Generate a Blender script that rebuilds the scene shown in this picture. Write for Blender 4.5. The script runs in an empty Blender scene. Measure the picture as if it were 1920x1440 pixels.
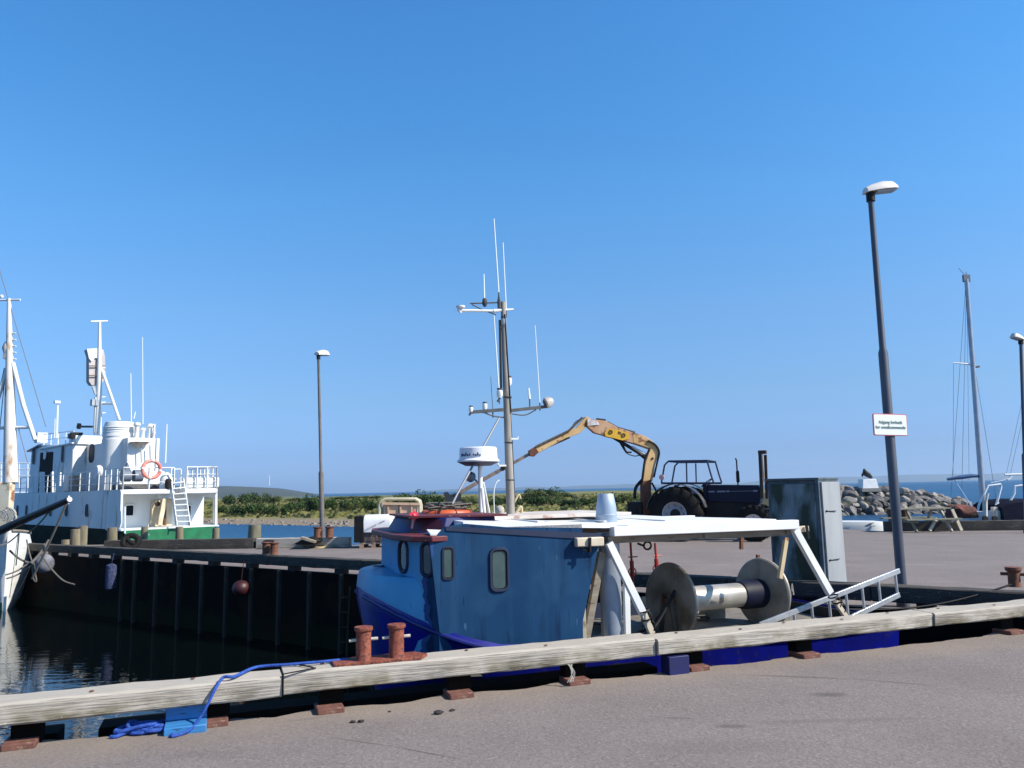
import bpy, bmesh, math, random
from mathutils import Vector, Matrix, Euler, noise
R = math.radians
S = bpy.context.scene
COL = S.collection

# ------------------------------------------------------------------ camera, sky, sun, exposure
F_PX, CX, CY, EYE = 1480., 960., 720., 1.6
_p, _r = math.atan(198 / F_PX), R(1.18)
FW = Vector((0, math.cos(_p), math.sin(_p)))
_r0, _u0 = Vector((1, 0, 0)), Vector((0, -math.sin(_p), math.cos(_p)))
RT = math.cos(_r) * _r0 - math.sin(_r) * _u0
UP = math.sin(_r) * _r0 + math.cos(_r) * _u0
cam_d = bpy.data.cameras.new('camera')
cam = bpy.data.objects.new('camera', cam_d)
COL.objects.link(cam)
cam_d.sensor_width = 36
cam_d.lens = F_PX / 1920 * 36
cam_d.clip_start = 0.05
cam_d.clip_end = 60000
cam.matrix_world = Matrix(((RT.x, UP.x, -FW.x, 0), (RT.y, UP.y, -FW.y, 0), (RT.z, UP.z, -FW.z, EYE), (0, 0, 0, 1)))
S.camera = cam

SUN_AZ, SUN_EL = -18.0, 41.0          # azimuth measured from +X towards +Y
sd = Vector((math.cos(R(SUN_AZ)) * math.cos(R(SUN_EL)), math.sin(R(SUN_AZ)) * math.cos(R(SUN_EL)), math.sin(R(SUN_EL))))
w = bpy.data.worlds.new('World')
S.world = w
w.use_nodes = True
nt = w.node_tree
nt.nodes.clear()
sky = nt.nodes.new('ShaderNodeTexSky')
sky.sky_type = 'NISHITA'
sky.sun_disc = False
sky.sun_elevation = R(SUN_EL)
sky.sun_rotation = R(90 - SUN_AZ)
sky.air_density = 1.0
sky.dust_density = 0.6
sky.ozone_density = 3.0
hs = nt.nodes.new('ShaderNodeHueSaturation')
hs.inputs['Saturation'].default_value = 1.12
bg = nt.nodes.new('ShaderNodeBackground')
bg.inputs['Strength'].default_value = 0.091
wo = nt.nodes.new('ShaderNodeOutputWorld')
nt.links.new(sky.outputs[0], hs.inputs['Color'])
# clearer, bluer air than the model's: a tint by height in the sky, darkened overhead to cut fill light
tcw = nt.nodes.new('ShaderNodeTexCoord'); sxw = nt.nodes.new('ShaderNodeSeparateXYZ'); crw = nt.nodes.new('ShaderNodeValToRGB')
nt.links.new(tcw.outputs['Generated'], sxw.inputs[0]); nt.links.new(sxw.outputs['Z'], crw.inputs[0])
_st = [(0., (.245, .415, .935)), (.045, (.24, .345, .65)), (.113, (.34, .435, .58)), (.212, (.43, .56, .665)), (.339, (.415, .685, .80)), (.454, (.36, .72, .87)), (.548, (.35, .73, .90)), (.70, (.24, .46, .56)), (1., (.14, .24, .30))]
while len(crw.color_ramp.elements) < len(_st): crw.color_ramp.elements.new(.5)
for e_, (p_, c_) in zip(crw.color_ramp.elements, _st): e_.position = p_; e_.color = (*c_, 1)
m1 = nt.nodes.new('ShaderNodeVectorMath'); m1.operation = 'MULTIPLY'
m2 = nt.nodes.new('ShaderNodeVectorMath'); m2.operation = 'SCALE'; m2.inputs['Scale'].default_value = 2.
nt.links.new(hs.outputs[0], m1.inputs[0]); nt.links.new(crw.outputs[0], m1.inputs[1]); nt.links.new(m1.outputs[0], m2.inputs[0])
nt.links.new(m2.outputs[0], bg.inputs[0])
nt.links.new(bg.outputs[0], wo.inputs[0])
sl = bpy.data.lights.new('sun', 'SUN')
sl.energy = 5.0
sl.angle = R(0.5)
sl.color = (1.0, 0.92, 0.80)
so = bpy.data.objects.new('sun', sl)
COL.objects.link(so)
so.rotation_euler = sd.to_track_quat('Z', 'Y').to_euler()
so.location = sd * 50
S.view_settings.view_transform = 'Standard'
S.view_settings.look = 'None'
S.view_settings.exposure = 0.52
S.view_settings.gamma = 1.0

# ------------------------------------------------------------------ measuring helpers (pixel -> place)
def ray(px, py):
    return FW + RT * ((px - CX) / F_PX) - UP * ((py - CY) / F_PX)
def onY(px, py, Y):
    d = ray(px, py); t = Y / d.y
    return Vector((d.x * t, Y, EYE + d.z * t))
def onZ(px, py, z):
    d = ray(px, py); t = (z - EYE) / d.z
    return Vector((d.x * t, d.y * t, z))
def frame(o, deg):
    return Matrix.Translation(Vector((o[0], o[1], 0))) @ Matrix.Rotation(R(deg), 4, 'Z')
def onF(F, px, py, v):               # point on the vertical plane v = const of a frame, in frame coordinates
    d = ray(px, py); n = (F.to_3x3() @ Vector((0, 1, 0)))
    p = F @ Vector((0, v, 0)); t = p.dot(n) / d.dot(n)
    return F.inverted() @ Vector((d.x * t, d.y * t, EYE + d.z * t))
NEAR = frame((0, 6.55), 20.4)
FAR = frame((0, 13.85), -35.45)
ID = Matrix.Identity(4)

# ------------------------------------------------------------------ materials
MATS = {}
def mat(name, c, c2=None, c3=None, sc=4., rough=.6, metal=0., bump=.0, bsc=None, st=(1, 1, 1), det=6., lo=.35, hi=.65, lo3=.6, hi3=.7, sc3=None, spec=None, rvar=0., coat=0.):
    if name in MATS: return MATS[name]
    m = bpy.data.materials.new(name); m.use_nodes = True
    n, l = m.node_tree.nodes, m.node_tree.links
    b = n['Principled BSDF']
    b.inputs['Roughness'].default_value = rough
    b.inputs['Metallic'].default_value = metal
    if spec is not None: b.inputs['Specular IOR Level'].default_value = spec
    if coat: b.inputs['Coat Weight'].default_value = coat; b.inputs['Coat Roughness'].default_value = .15
    tc = n.new('ShaderNodeTexCoord'); mp = n.new('ShaderNodeMapping')
    mp.inputs['Scale'].default_value = st
    l.new(tc.outputs['Object'], mp.inputs[0])
    def nz(scale, d=det, off=0.):
        t = n.new('ShaderNodeTexNoise'); t.inputs['Scale'].default_value = scale; t.inputs['Detail'].default_value = d
        if off:
            ad = n.new('ShaderNodeVectorMath'); ad.operation = 'ADD'; ad.inputs[1].default_value = (off, off * .7, off * .3)
            l.new(mp.outputs[0], ad.inputs[0]); l.new(ad.outputs[0], t.inputs['Vector'])
        else: l.new(mp.outputs[0], t.inputs['Vector'])
        return t
    def step(src, a, bb):
        r = n.new('ShaderNodeMapRange'); r.inputs[1].default_value = a; r.inputs[2].default_value = bb
        l.new(src, r.inputs[0]); return r.outputs[0]
    col = None
    b.inputs['Base Color'].default_value = (*c, 1)
    if c2:
        t = nz(sc); mx = n.new('ShaderNodeMix'); mx.data_type = 'RGBA'
        mx.inputs['A'].default_value = (*c, 1); mx.inputs['B'].default_value = (*c2, 1)
        l.new(step(t.outputs['Fac'], lo, hi), mx.inputs['Factor']); col = mx.outputs['Result']
    if c3:
        t = nz(sc3 or sc * 2.7, off=13.7); mx = n.new('ShaderNodeMix'); mx.data_type = 'RGBA'
        if col: l.new(col, mx.inputs['A'])
        else: mx.inputs['A'].default_value = (*c, 1)
        mx.inputs['B'].default_value = (*c3, 1)
        l.new(step(t.outputs['Fac'], lo3, hi3), mx.inputs['Factor']); col = mx.outputs['Result']
    if col: l.new(col, b.inputs['Base Color'])
    if rvar:
        t = nz(sc * 1.7, off=5.1); r = n.new('ShaderNodeMapRange')
        r.inputs[3].default_value = max(0, rough - rvar); r.inputs[4].default_value = min(1, rough + rvar)
        l.new(t.outputs['Fac'], r.inputs[0]); l.new(r.outputs[0], b.inputs['Roughness'])
    if bump:
        t = nz(bsc or sc * 4, 8., off=3.3); bm = n.new('ShaderNodeBump'); bm.inputs['Strength'].default_value = min(1., bump * 10)
        bm.inputs['Distance'].default_value = bump
        l.new(t.outputs['Fac'], bm.inputs['Height']); l.new(bm.outputs[0], b.inputs['Normal'])
    MATS[name] = m
    return m

def mod_nodes(m):
    return m.node_tree.nodes, m.node_tree.links, m.node_tree.nodes['Principled BSDF']

# ------------------------------------------------------------------ mesh building
def axes(d, up=Vector((0, 0, 1))):
    d = Vector(d).normalized()
    if abs(d.dot(up)) > .98: up = Vector((0, 1, 0)) if abs(d.y) < .9 else Vector((1, 0, 0))
    s = d.cross(up).normalized(); return d, s, s.cross(d).normalized()

class MB:
    def __init__(self): self.v = []; self.f = []
    def add(self, vs, fs):
        o = len(self.v); self.v += [Vector(p) for p in vs]; self.f += [tuple(i + o for i in f) for f in fs]; return self
    def box(self, c, s, rot=None, taper=1.):
        c = Vector(c); x, y, z = s[0] / 2, s[1] / 2, s[2] / 2
        P = [Vector((sx * x * (taper if sz > 0 else 1), sy * y * (taper if sz > 0 else 1), sz * z)) for sz in (-1, 1) for sx, sy in ((-1, -1), (1, -1), (1, 1), (-1, 1))]
        if rot is not None: P = [rot @ p for p in P]
        return self.add([c + p for p in P], [(3, 2, 1, 0), (4, 5, 6, 7), (0, 1, 5, 4), (1, 2, 6, 5), (2, 3, 7, 6), (3, 0, 4, 7)])
    def b2(self, a, b):                                   # box from corner to corner
        a, b = Vector(a), Vector(b); return self.box((a + b) / 2, [abs(q) for q in (b - a)])
    def bar(self, p0, p1, w, h=None, up=Vector((0, 0, 1))):
        p0, p1 = Vector(p0), Vector(p1); h = h or w
        d, s, u = axes(p1 - p0, up)
        P = [p + s * (a * w / 2) + u * (b * h / 2) for p in (p0, p1) for a, b in ((-1, -1), (1, -1), (1, 1), (-1, 1))]
        return self.add(P, [(0, 1, 2, 3), (7, 6, 5, 4), (0, 4, 5, 1), (1, 5, 6, 2), (2, 6, 7, 3), (3, 7, 4, 0)])
    def tube(self, pts, r, n=8, cap=True, closed=False):
        pts = [Vector(p) for p in pts]; k = len(pts)
        rs = r if isinstance(r, (list, tuple)) else [r] * k
        V = []; ref = None
        for i, p in enumerate(pts):
            a = pts[(i - 1) % k] if (closed or i > 0) else p; b = pts[(i + 1) % k] if (closed or i < k - 1) else p
            d = (b - a)
            if d.length < 1e-9: d = Vector((0, 0, 1))
            d.normalize()
            if ref is None: _, s, u = axes(d)
            else:
                s = ref - d * ref.dot(d)
                if s.length < 1e-6: _, s, u = axes(d)
                s.normalize(); u = s.cross(d)
            ref = s
            for j in range(n):
                t = 2 * math.pi * j / n; V.append(p + (s * math.cos(t) + u * math.sin(t)) * rs[i])
        Fc = []
        for i in range(k if closed else k - 1):
            for j in range(n):
                a, b = i * n + j, i * n + (j + 1) % n; c, d = ((i + 1) % k) * n + (j + 1) % n, ((i + 1) % k) * n + j
                Fc.append((a, b, c, d))
        if cap and not closed: Fc += [tuple(range(n - 1, -1, -1)), tuple(range((k - 1) * n, k * n))]
        return self.add(V, Fc)
    def lathe(self, prof, c=(0, 0, 0), ax=(0, 0, 1), n=16, caps=True):
        c = Vector(c); d, s, u = axes(ax); V = []
        for r, h in prof:
            for j in range(n):
                t = 2 * math.pi * j / n; V.append(c + d * h + (s * math.cos(t) + u * math.sin(t)) * max(r, 1e-4))
        k = len(prof); Fc = [(i * n + j, i * n + (j + 1) % n, (i + 1) * n + (j + 1) % n, (i + 1) * n + j) for i in range(k - 1) for j in range(n)]
        if caps and prof[0] != prof[-1]: Fc += [tuple(range(n - 1, -1, -1)), tuple(range((k - 1) * n, k * n))]
        return self.add(V, Fc)
    def prism(self, poly, vec):
        poly = [Vector(p) for p in poly]; vec = Vector(vec); n = len(poly)
        return self.add(poly + [p + vec for p in poly], [tuple(range(n - 1, -1, -1)), tuple(range(n, 2 * n))] + [(i, (i + 1) % n, n + (i + 1) % n, n + i) for i in range(n)])
    def loft(self, secs, closed=False, caps=False):
        n = len(secs[0]); V = [p for s in secs for p in s]; m = n if closed else n - 1
        Fc = [(i * n + j, i * n + (j + 1) % n, (i + 1) * n + (j + 1) % n, (i + 1) * n + j) for i in range(len(secs) - 1) for j in range(m)]
        if caps: Fc += [tuple(range(n - 1, -1, -1)), tuple(range((len(secs) - 1) * n, len(secs) * n))]
        return self.add(V, Fc)
    def ball(self, c, r, n=12, sc=(1, 1, 1)):
        c = Vector(c); prof = []
        k = max(4, n // 2); V = []
        for i in range(k + 1):
            t = math.pi * i / k
            for j in range(n):
                a = 2 * math.pi * j / n
                V.append(c + Vector((math.sin(t) * math.cos(a) * sc[0], math.sin(t) * math.sin(a) * sc[1], math.cos(t) * sc[2])) * r)
        return self.add(V, [(i * n + j, (i + 1) * n + j, (i + 1) * n + (j + 1) % n, i * n + (j + 1) % n) for i in range(k) for j in range(n)])
    def ring(self, c, ax, Rr, r, n=28, m=8, sq=(1, 1)):
        d, s, u = axes(ax); c = Vector(c)
        return self.tube([c + s * math.cos(2 * math.pi * i / n) * Rr * sq[0] + u * math.sin(2 * math.pi * i / n) * Rr * sq[1] for i in range(n)], r, m, closed=True)

def link_mesh(name, mb, m, smooth=35, jitter=0.):
    me = bpy.data.meshes.new(name)
    me.from_pydata([tuple(p) for p in mb.v], [], mb.f)
    bm = bmesh.new(); bm.from_mesh(me)
    bmesh.ops.remove_doubles(bm, verts=bm.verts, dist=1e-5)
    bmesh.ops.recalc_face_normals(bm, faces=bm.faces)
    bm.to_mesh(me); bm.free()
    me.materials.append(m)
    if smooth:
        me.shade_smooth(); me.set_sharp_from_angle(angle=R(smooth))
    me.update()
    o = bpy.data.objects.new(name, me); COL.objects.link(o)
    return o
def bev(o, wd, seg=2):
    if wd:
        b = o.modifiers.new('bevel', 'BEVEL'); b.width = wd; b.segments = seg; b.limit_method = 'ANGLE'; b.angle_limit = R(40)
    return o
def tag(o, label, cat, group=None, kind=None):
    if label: o['label'] = label
    if cat: o['category'] = cat
    if group: o['group'] = group
    if kind: o['kind'] = kind
    return o
class Thing:
    def __init__(s, name, label, cat, F=ID, base=(0, 0, 0), group=None, tilt=None):
        s.base = Vector(base)
        s.o = bpy.data.objects.new(name, None); COL.objects.link(s.o)
        s.o.empty_display_size = .2
        s.o.matrix_world = F @ Matrix.Translation(s.base) @ (tilt.to_matrix().to_4x4() if tilt else ID)
        tag(s.o, label, cat, group)
    def part(s, name, mb, m, parent=None, label=None, bevel=0, smooth=35):
        mb.v = [p - s.base for p in mb.v]
        o = link_mesh(name, mb, m, smooth); o.parent = parent or s.o
        if label: o['label'] = label
        return bev(o, bevel)
def solo(name, mb, m, label, cat, F=ID, base=None, group=None, kind=None, bevel=0, smooth=35):
    if base is None:
        lo = [min(p[i] for p in mb.v) for i in range(3)]; hi = [max(p[i] for p in mb.v) for i in range(3)]
        base = Vector(((lo[0] + hi[0]) / 2, (lo[1] + hi[1]) / 2, lo[2]))
    base = Vector(base); mb.v = [p - base for p in mb.v]
    o = link_mesh(name, mb, m, smooth); o.matrix_world = F @ Matrix.Translation(base)
    tag(o, label, cat, group, kind); return bev(o, bevel)
def struct(name, mb, m, smooth=35):
    o = link_mesh(name, mb, m, smooth); o['kind'] = 'structure'; return o
def dup(root, loc=None, rotz=None, label=None, scale=None, rot=None):
    r = root.copy(); COL.objects.link(r)
    if loc is not None: r.location = loc
    if rotz is not None: r.rotation_euler = (0, 0, rotz)
    if rot is not None: r.rotation_euler = rot
    if scale is not None: r.scale = scale
    if label: r['label'] = label
    for ch in list(root.children):
        c = ch.copy(); COL.objects.link(c); c.parent = r
        for g in list(ch.children):
            d = g.copy(); COL.objects.link(d); d.parent = c
    return r
def spline(P, n=8):
    P = [Vector(p) for p in P]; out = []
    for i in range(len(P) - 1):
        a, b, c, d = P[max(i - 1, 0)], P[i], P[i + 1], P[min(i + 2, len(P) - 1)]
        for k in range(n):
            t = k / n
            out.append(.5 * ((2 * b) + (c - a) * t + (2 * a - 5 * b + 4 * c - d) * t * t + (3 * b - a - 3 * c + d) * t ** 3))
    return out + [P[-1]]
def rrect(c, a, b, w_, h_, r, n=4):                        # rounded rectangle in plane spanned by a, b
    c, a, b = Vector(c), Vector(a).normalized(), Vector(b).normalized(); out = []
    r = min(r, w_ / 2 - 1e-4, h_ / 2 - 1e-4)
    for k, (sx, sy) in enumerate(((1, 1), (-1, 1), (-1, -1), (1, -1))):
        for i in range(n + 1):
            t = math.pi / 2 * (k + i / n)
            out.append(c + a * (sx * (w_ / 2 - r) + r * math.cos(t)) + b * (sy * (h_ / 2 - r) + r * math.sin(t)))
    return out
def text_part(body, size, F, m, parent, name='lettering', align='CENTER', ext=.002):
    cu = bpy.data.curves.new(name, 'FONT'); cu.body = body; cu.size = size; cu.extrude = ext
    cu.align_x = align; cu.align_y = 'CENTER'; cu.space_line = 1.15
    t = bpy.data.objects.new(name, cu); COL.objects.link(t)
    bpy.context.view_layer.update()
    me = bpy.data.meshes.new_from_object(t.evaluated_get(bpy.context.evaluated_depsgraph_get()))
    bpy.data.objects.remove(t); me.materials.clear(); me.materials.append(m)
    o = bpy.data.objects.new(name, me); COL.objects.link(o); o.parent = parent; o.matrix_local = F
    return o
def fbm(x, y, z=0.): return noise.fractal(Vector((x, y, z)), 1., 2., 4)

# ------------------------------------------------------------------ palette
white = mat('white paint', (.72, .74, .74), (.60, .62, .62), (.33, .22, .13), sc=3, sc3=9, lo3=.66, hi3=.74, rough=.45, bump=.002)
white_clean = mat('clean white paint', (.80, .80, .79), (.70, .71, .71), (.46, .42, .36), sc3=11, lo3=.67, hi3=.76, sc=2.2, rough=.4, bump=.002)
ship_white = mat('ship white paint', (.74, .75, .74), (.62, .64, .64), (.36, .22, .12), sc=.9, sc3=1.8, lo3=.61, hi3=.74, rough=.5, st=(1, 1, .35), bump=.01, bsc=3)
cream = mat('weathered cream paint', (.62, .50, .32), (.50, .38, .22), (.20, .09, .04), sc=3, sc3=6, lo3=.54, hi3=.64, rough=.6, bump=.003)
crane_paint = mat('faded crane paint', (.68, .46, .22), (.56, .34, .13), (.20, .08, .035), sc=2.2, sc3=4, lo3=.60, hi3=.68, rough=.6, bump=.004)
crane_rust = mat('rusty crane paint', (.42, .20, .10), (.55, .34, .20), (.10, .035, .02), sc=2.5, sc3=4, lo3=.54, hi3=.64, rough=.75, bump=.005)
yellow = mat('yellow decal', (.75, .45, .03), (.6, .33, .02), sc=6, rough=.5)
black = mat('black steel', (.006, .006, .008), (.014, .012, .012), sc=6, rough=.55, bump=.002, spec=.25)
rubber = mat('tyre rubber', (.006, .006, .006), (.014, .012, .011), sc=5, rough=.8, bump=.004, spec=.2)
navy = mat('navy tractor paint', (.003, .005, .030), (.006, .008, .02), (.015, .01, .01), sc=4, sc3=12, rough=.5, rvar=.1, spec=.25)
dkred = mat('rusty red paint', (.19, .040, .022), (.27, .08, .045), (.06, .022, .016), sc=18, sc3=45, lo3=.5, hi3=.62, rough=.75, bump=.004, bsc=80)
rust = mat('dark rust', (.10, .035, .02), (.18, .07, .035), (.04, .02, .015), sc=14, sc3=30, rough=.85, bump=.004)
galv = mat('galvanised steel', (.30, .33, .37), (.40, .43, .46), (.22, .23, .24), sc=5, sc3=16, rough=.5, metal=.35, bump=.001, st=(1, 1, .4))
postgrey = mat('lamp post steel', (.055, .065, .09), (.085, .095, .12), sc=4, rough=.5, metal=.2, st=(1, 1, .3))
alu = mat('aluminium', (.62, .64, .66), (.5, .52, .54), sc=12, rough=.35, metal=.6)
steel = mat('brushed reel steel', (.27, .245, .20), (.36, .33, .28), (.16, .12, .08), sc=5, sc3=3, lo3=.5, hi3=.7, rough=.5, metal=.2, rvar=.12, bump=.001)
glass = mat('window glass', (.02, .03, .035), (.05, .065, .07), sc=3, rough=.08, spec=.8)
cabglass = mat('pale window glass', (.035, .07, .075), (.06, .10, .10), sc=4, rough=.12, spec=.7)
redpaint = mat('bright red paint', (.42, .02, .015), (.25, .02, .02), sc=20, rough=.5)
maroon = mat('maroon paint', (.14, .02, .025), (.09, .015, .02), (.3, .2, .18), sc=8, sc3=20, lo3=.64, hi3=.7, rough=.55)
orange = mat('orange float plastic', (.55, .10, .03), (.42, .07, .03), sc=10, rough=.45)
ropeblue = mat('blue rope', (.02, .09, .42), (.01, .04, .22), sc=60, rough=.8, bump=.004, bsc=160)
ropegrey = mat('grey rope', (.16, .15, .13), (.08, .075, .07), sc=50, rough=.9, bump=.004, bsc=160)
ropewhite = mat('pale rope', (.5, .48, .42), (.3, .28, .25), sc=50, rough=.9)
wood_old = mat('old wood', (.30, .26, .20), (.20, .16, .12), (.10, .09, .07), sc=5, st=(.4, .4, 3), rough=.85, bump=.004)
mast_wood = mat('grey mast timber', (.30, .28, .25), (.20, .18, .16), (.10, .08, .07), sc=9, st=(1, 1, .2), rough=.7, bump=.002)
pile_wood = mat('pile timber', (.26, .22, .15), (.15, .12, .08), (.10, .12, .06), sc=6, sc3=3, st=(1, 1, .25), rough=.9, bump=.008)
dark_pile = mat('wet fender pile', (.034, .027, .019), (.014, .011, .008), (.07, .06, .042), sc=4, st=(1, 1, .3), rough=.8, bump=.006)
red_block = mat('red brown block', (.17, .07, .05), (.11, .045, .035), (.25, .16, .12), sc=12, sc3=30, rough=.9, bump=.004)
hullblue = mat('royal blue hull paint', (.005, .010, .27), (.006, .008, .16), (.03, .03, .10), sc=4, sc3=11, lo3=.6, hi3=.75, rough=.33, rvar=.1, bump=.002)
green = mat('green hull paint', (.004, .17, .06), (.006, .11, .045), (.25, .35, .28), sc=2.5, sc3=5, lo3=.68, hi3=.74, rough=.5)

# timber copings: pale dry grain with darker lichen on the face
def coping_mat(name, a, b_, c_):
    m = bpy.data.materials.new(name); m.use_nodes = True; n, l, b = mod_nodes(m)
    b.inputs['Roughness'].default_value = .88
    tc = n.new('ShaderNodeTexCoord')
    def mp(s):
        q = n.new('ShaderNodeMapping'); q.inputs['Scale'].default_value = s; l.new(tc.outputs['Object'], q.inputs[0]); return q.outputs[0]
    def nz(v, sc, d=8):
        t = n.new('ShaderNodeTexNoise'); t.inputs['Scale'].default_value = sc; t.inputs['Detail'].default_value = d; l.new(v, t.inputs['Vector']); return t.outputs['Fac']
    def rg(v, x, y):
        r = n.new('ShaderNodeMapRange'); r.inputs[1].default_value = x; r.inputs[2].default_value = y; l.new(v, r.inputs[0]); return r.outputs[0]
    def mix(f, x, y):
        q = n.new('ShaderNodeMix'); q.data_type = 'RGBA'; l.new(f, q.inputs['Factor'])
        for k, s in (('A', x), ('B', y)):
            if isinstance(s, tuple): q.inputs[k].default_value = (*s, 1)
            else: l.new(s, q.inputs[k])
        return q.outputs['Result']
    grain = nz(mp((1.2, 14, 14)), 4.)
    col = mix(rg(grain, .30, .85), a, b_)
    crack = nz(mp((.8, 30, 30)), 3., 10)
    col = mix(rg(crack, .64, .74, 0, .7) if False else rg(crack, .64, .74), col, (.25, .22, .175))
    # lichen and damp on the low half of the timber
    sx = n.new('ShaderNodeSeparateXYZ'); l.new(tc.outputs['Object'], sx.inputs[0])
    zz = rg(sx.outputs['Z'], .15, .02)
    bl = nz(mp((3, 6, 6)), 1.6); mu = n.new('ShaderNodeMath'); mu.operation = 'MULTIPLY'; l.new(zz, mu.inputs[0]); l.new(rg(bl, .42, .62), mu.inputs[1])
    col = mix(mu.outputs[0], col, c_)
    sp = nz(mp((30, 30, 30)), 2., 4); col = mix(rg(sp, .68, .74), col, (.55, .55, .50))
    l.new(col, b.inputs['Base Color'])
    bm = n.new('ShaderNodeBump'); bm.inputs['Strength'].default_value = .7; bm.inputs['Distance'].default_value = .012
    ad = n.new('ShaderNodeMath'); ad.operation = 'ADD'; l.new(grain, ad.inputs[0]); l.new(crack, ad.inputs[1])
    l.new(ad.outputs[0], bm.inputs['Height']); l.new(bm.outputs[0], b.inputs['Normal'])
    return m
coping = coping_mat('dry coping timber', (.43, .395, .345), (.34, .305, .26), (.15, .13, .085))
coping_dark = coping_mat('shade-toned coping timber', (.06, .052, .045), (.03, .027, .024), (.02, .02, .016))  # dark copy of the coping timber, shade put into its colour

# asphalt with grit, sand drifting along the near edge, patches, seams and old faded lines
def asphalt_mat():
    m = bpy.data.materials.new('asphalt'); m.use_nodes = True; n, l, b = mod_nodes(m)
    b.inputs['Roughness'].default_value = .92
    g = n.new('ShaderNodeNewGeometry'); pos = g.outputs['Position']
    def nz(sc, d=6, st=None):
        t = n.new('ShaderNodeTexNoise'); t.inputs['Scale'].default_value = sc; t.inputs['Detail'].default_value = d
        if st:
            q = n.new('ShaderNodeMapping'); q.inputs['Scale'].default_value = st; q.inputs['Rotation'].default_value = (0, 0, R(35.45)); l.new(pos, q.inputs[0]); l.new(q.outputs[0], t.inputs['Vector'])
        else: l.new(pos, t.inputs['Vector'])
        return t.outputs['Fac']
    def rg(v, x, y, a=0., c=1.):
        r = n.new('ShaderNodeMapRange'); r.inputs[1].default_value = x; r.inputs[2].default_value = y; r.inputs[3].default_value = a; r.inputs[4].default_value = c; l.new(v, r.inputs[0]); return r.outputs[0]
    def mix(f, x, y):
        q = n.new('ShaderNodeMix'); q.data_type = 'RGBA'
        l.new(f, q.inputs['Factor'])
        for k, s in (('A', x), ('B', y)):
            if isinstance(s, tuple): q.inputs[k].default_value = (*s, 1)
            else: l.new(s, q.inputs[k])
        return q.outputs['Result']
    def math_(op, x, y):
        q = n.new('ShaderNodeMath'); q.operation = op
        for i, s in enumerate((x, y)):
            if isinstance(s, (int, float)): q.inputs[i].default_value = s
            else: l.new(s, q.inputs[i])
        return q.outputs[0]
    col = mix(rg(nz(.8), .3, .7), (.165, .137, .130), (.205, .172, .163))
    vo = n.new('ShaderNodeTexVoronoi'); vo.inputs['Scale'].default_value = 75; l.new(pos, vo.inputs['Vector'])
    sep = n.new('ShaderNodeSeparateColor'); l.new(vo.outputs['Color'], sep.inputs[0])
    col = mix(rg(sep.outputs[0], .6, 1., 0, .4), col, (.30, .28, .265))
    col = mix(rg(sep.outputs[1], .65, 1., 0, .45), col, (.075, .065, .065))
    col = mix(rg(nz(2.3, 4, (.25, 1.8, 1)), .62, .74, 0, .35), col, (.10, .085, .082))
    # sand: depends on the distance from the near quay edge
    dv = n.new('ShaderNodeVectorMath'); dv.operation = 'DOT_PRODUCT'; l.new(pos, dv.inputs[0]); dv.inputs[1].default_value = (-math.sin(R(20.4)), math.cos(R(20.4)), 0)
    vv = math_('SUBTRACT', dv.outputs['Value'], 6.55 * math.cos(R(20.4)))
    e = math_('ADD', rg(vv, -1.15, .05), math_('MULTIPLY', nz(1.6, 7), .9))
    near_only = rg(vv, 2.2, 1.2)
    gx = n.new('ShaderNodeSeparateXYZ'); l.new(pos, gx.inputs[0])
    nmask = math_('MULTIPLY', near_only, rg(gx.outputs[1], 9.5, 8.))
    sand = math_('MULTIPLY', rg(e, 1.0, 1.5, 0, .7), nmask)
    scol = mix(nz(28., 4), (.19, .15, .12), (.31, .255, .20))
    col = mix(sand, col, scol)
    # thin faded white lines on the far apron
    fv = n.new('ShaderNodeVectorMath'); fv.operation = 'DOT_PRODUCT'; l.new(pos, fv.inputs[0]); fv.inputs[1].default_value = (math.sin(R(12)), math.cos(R(12)), 0)
    for d0, wd in ((14.1, .035), (16.9, .05), (20.3, .05)):
        ln = math_('LESS_THAN', math_('ABSOLUTE', math_('SUBTRACT', fv.outputs['Value'], d0), 0), wd)
        col = mix(math_('MULTIPLY', math_('MULTIPLY', ln, rg(nz(3.), .4, .6, 0, .35)), rg(gx.outputs[0], -1, 1)), col, (.33, .31, .29))
    # oil stains and faint repaired seams on the near apron: soft elongated blots at fixed places
    wob = math_('MULTIPLY', math_('SUBTRACT', nz(9., 5), .5), .9)
    for (p0, p1, rad, amt) in (((1515, 1303), (1595, 1302), .07, .55), ((1338, 1362), (1408, 1361), .05, .5), ((1390, 1265), (1620, 1274), .035, .5), ((1600, 1273), (1765, 1286), .02, .6), ((620, 1383), (740, 1400), .012, .6), ((740, 1400), (860, 1423), .012, .75), ((1230, 1345), (1310, 1348), .02, .5), ((520, 1355), (640, 1340), .03, .25), ((1180, 1405), (1500, 1395), .16, .16), ((300, 1420), (480, 1410), .12, .16)):
        a_, b_ = onZ(*p0, 0), onZ(*p1, 0); c_ = (a_ + b_) / 2; L_ = max((b_ - a_).length / 2, .05); th = math.atan2(b_.y - a_.y, b_.x - a_.x)
        q = n.new('ShaderNodeMapping'); q.vector_type = 'TEXTURE'; q.inputs['Location'].default_value = c_; q.inputs['Rotation'].default_value = (0, 0, th); q.inputs['Scale'].default_value = (L_, rad, 1)
        l.new(pos, q.inputs[0]); ln_ = n.new('ShaderNodeVectorMath'); ln_.operation = 'LENGTH'; l.new(q.outputs[0], ln_.inputs[0])
        col = mix(math_('MULTIPLY', rg(math_('ADD', ln_.outputs['Value'], wob), 1.15, .45, 0, 1), amt), col, (.055, .045, .043))
    col = mix(rg(nz(.45, 5), .52, .72, 0, .28), col, (.11, .092, .088))
    col = mix(rg(nz(.7, 6, (1.3, .5, 1)), .58, .74, 0, .22), col, (.25, .22, .21))
    l.new(col, b.inputs['Base Color'])
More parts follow.
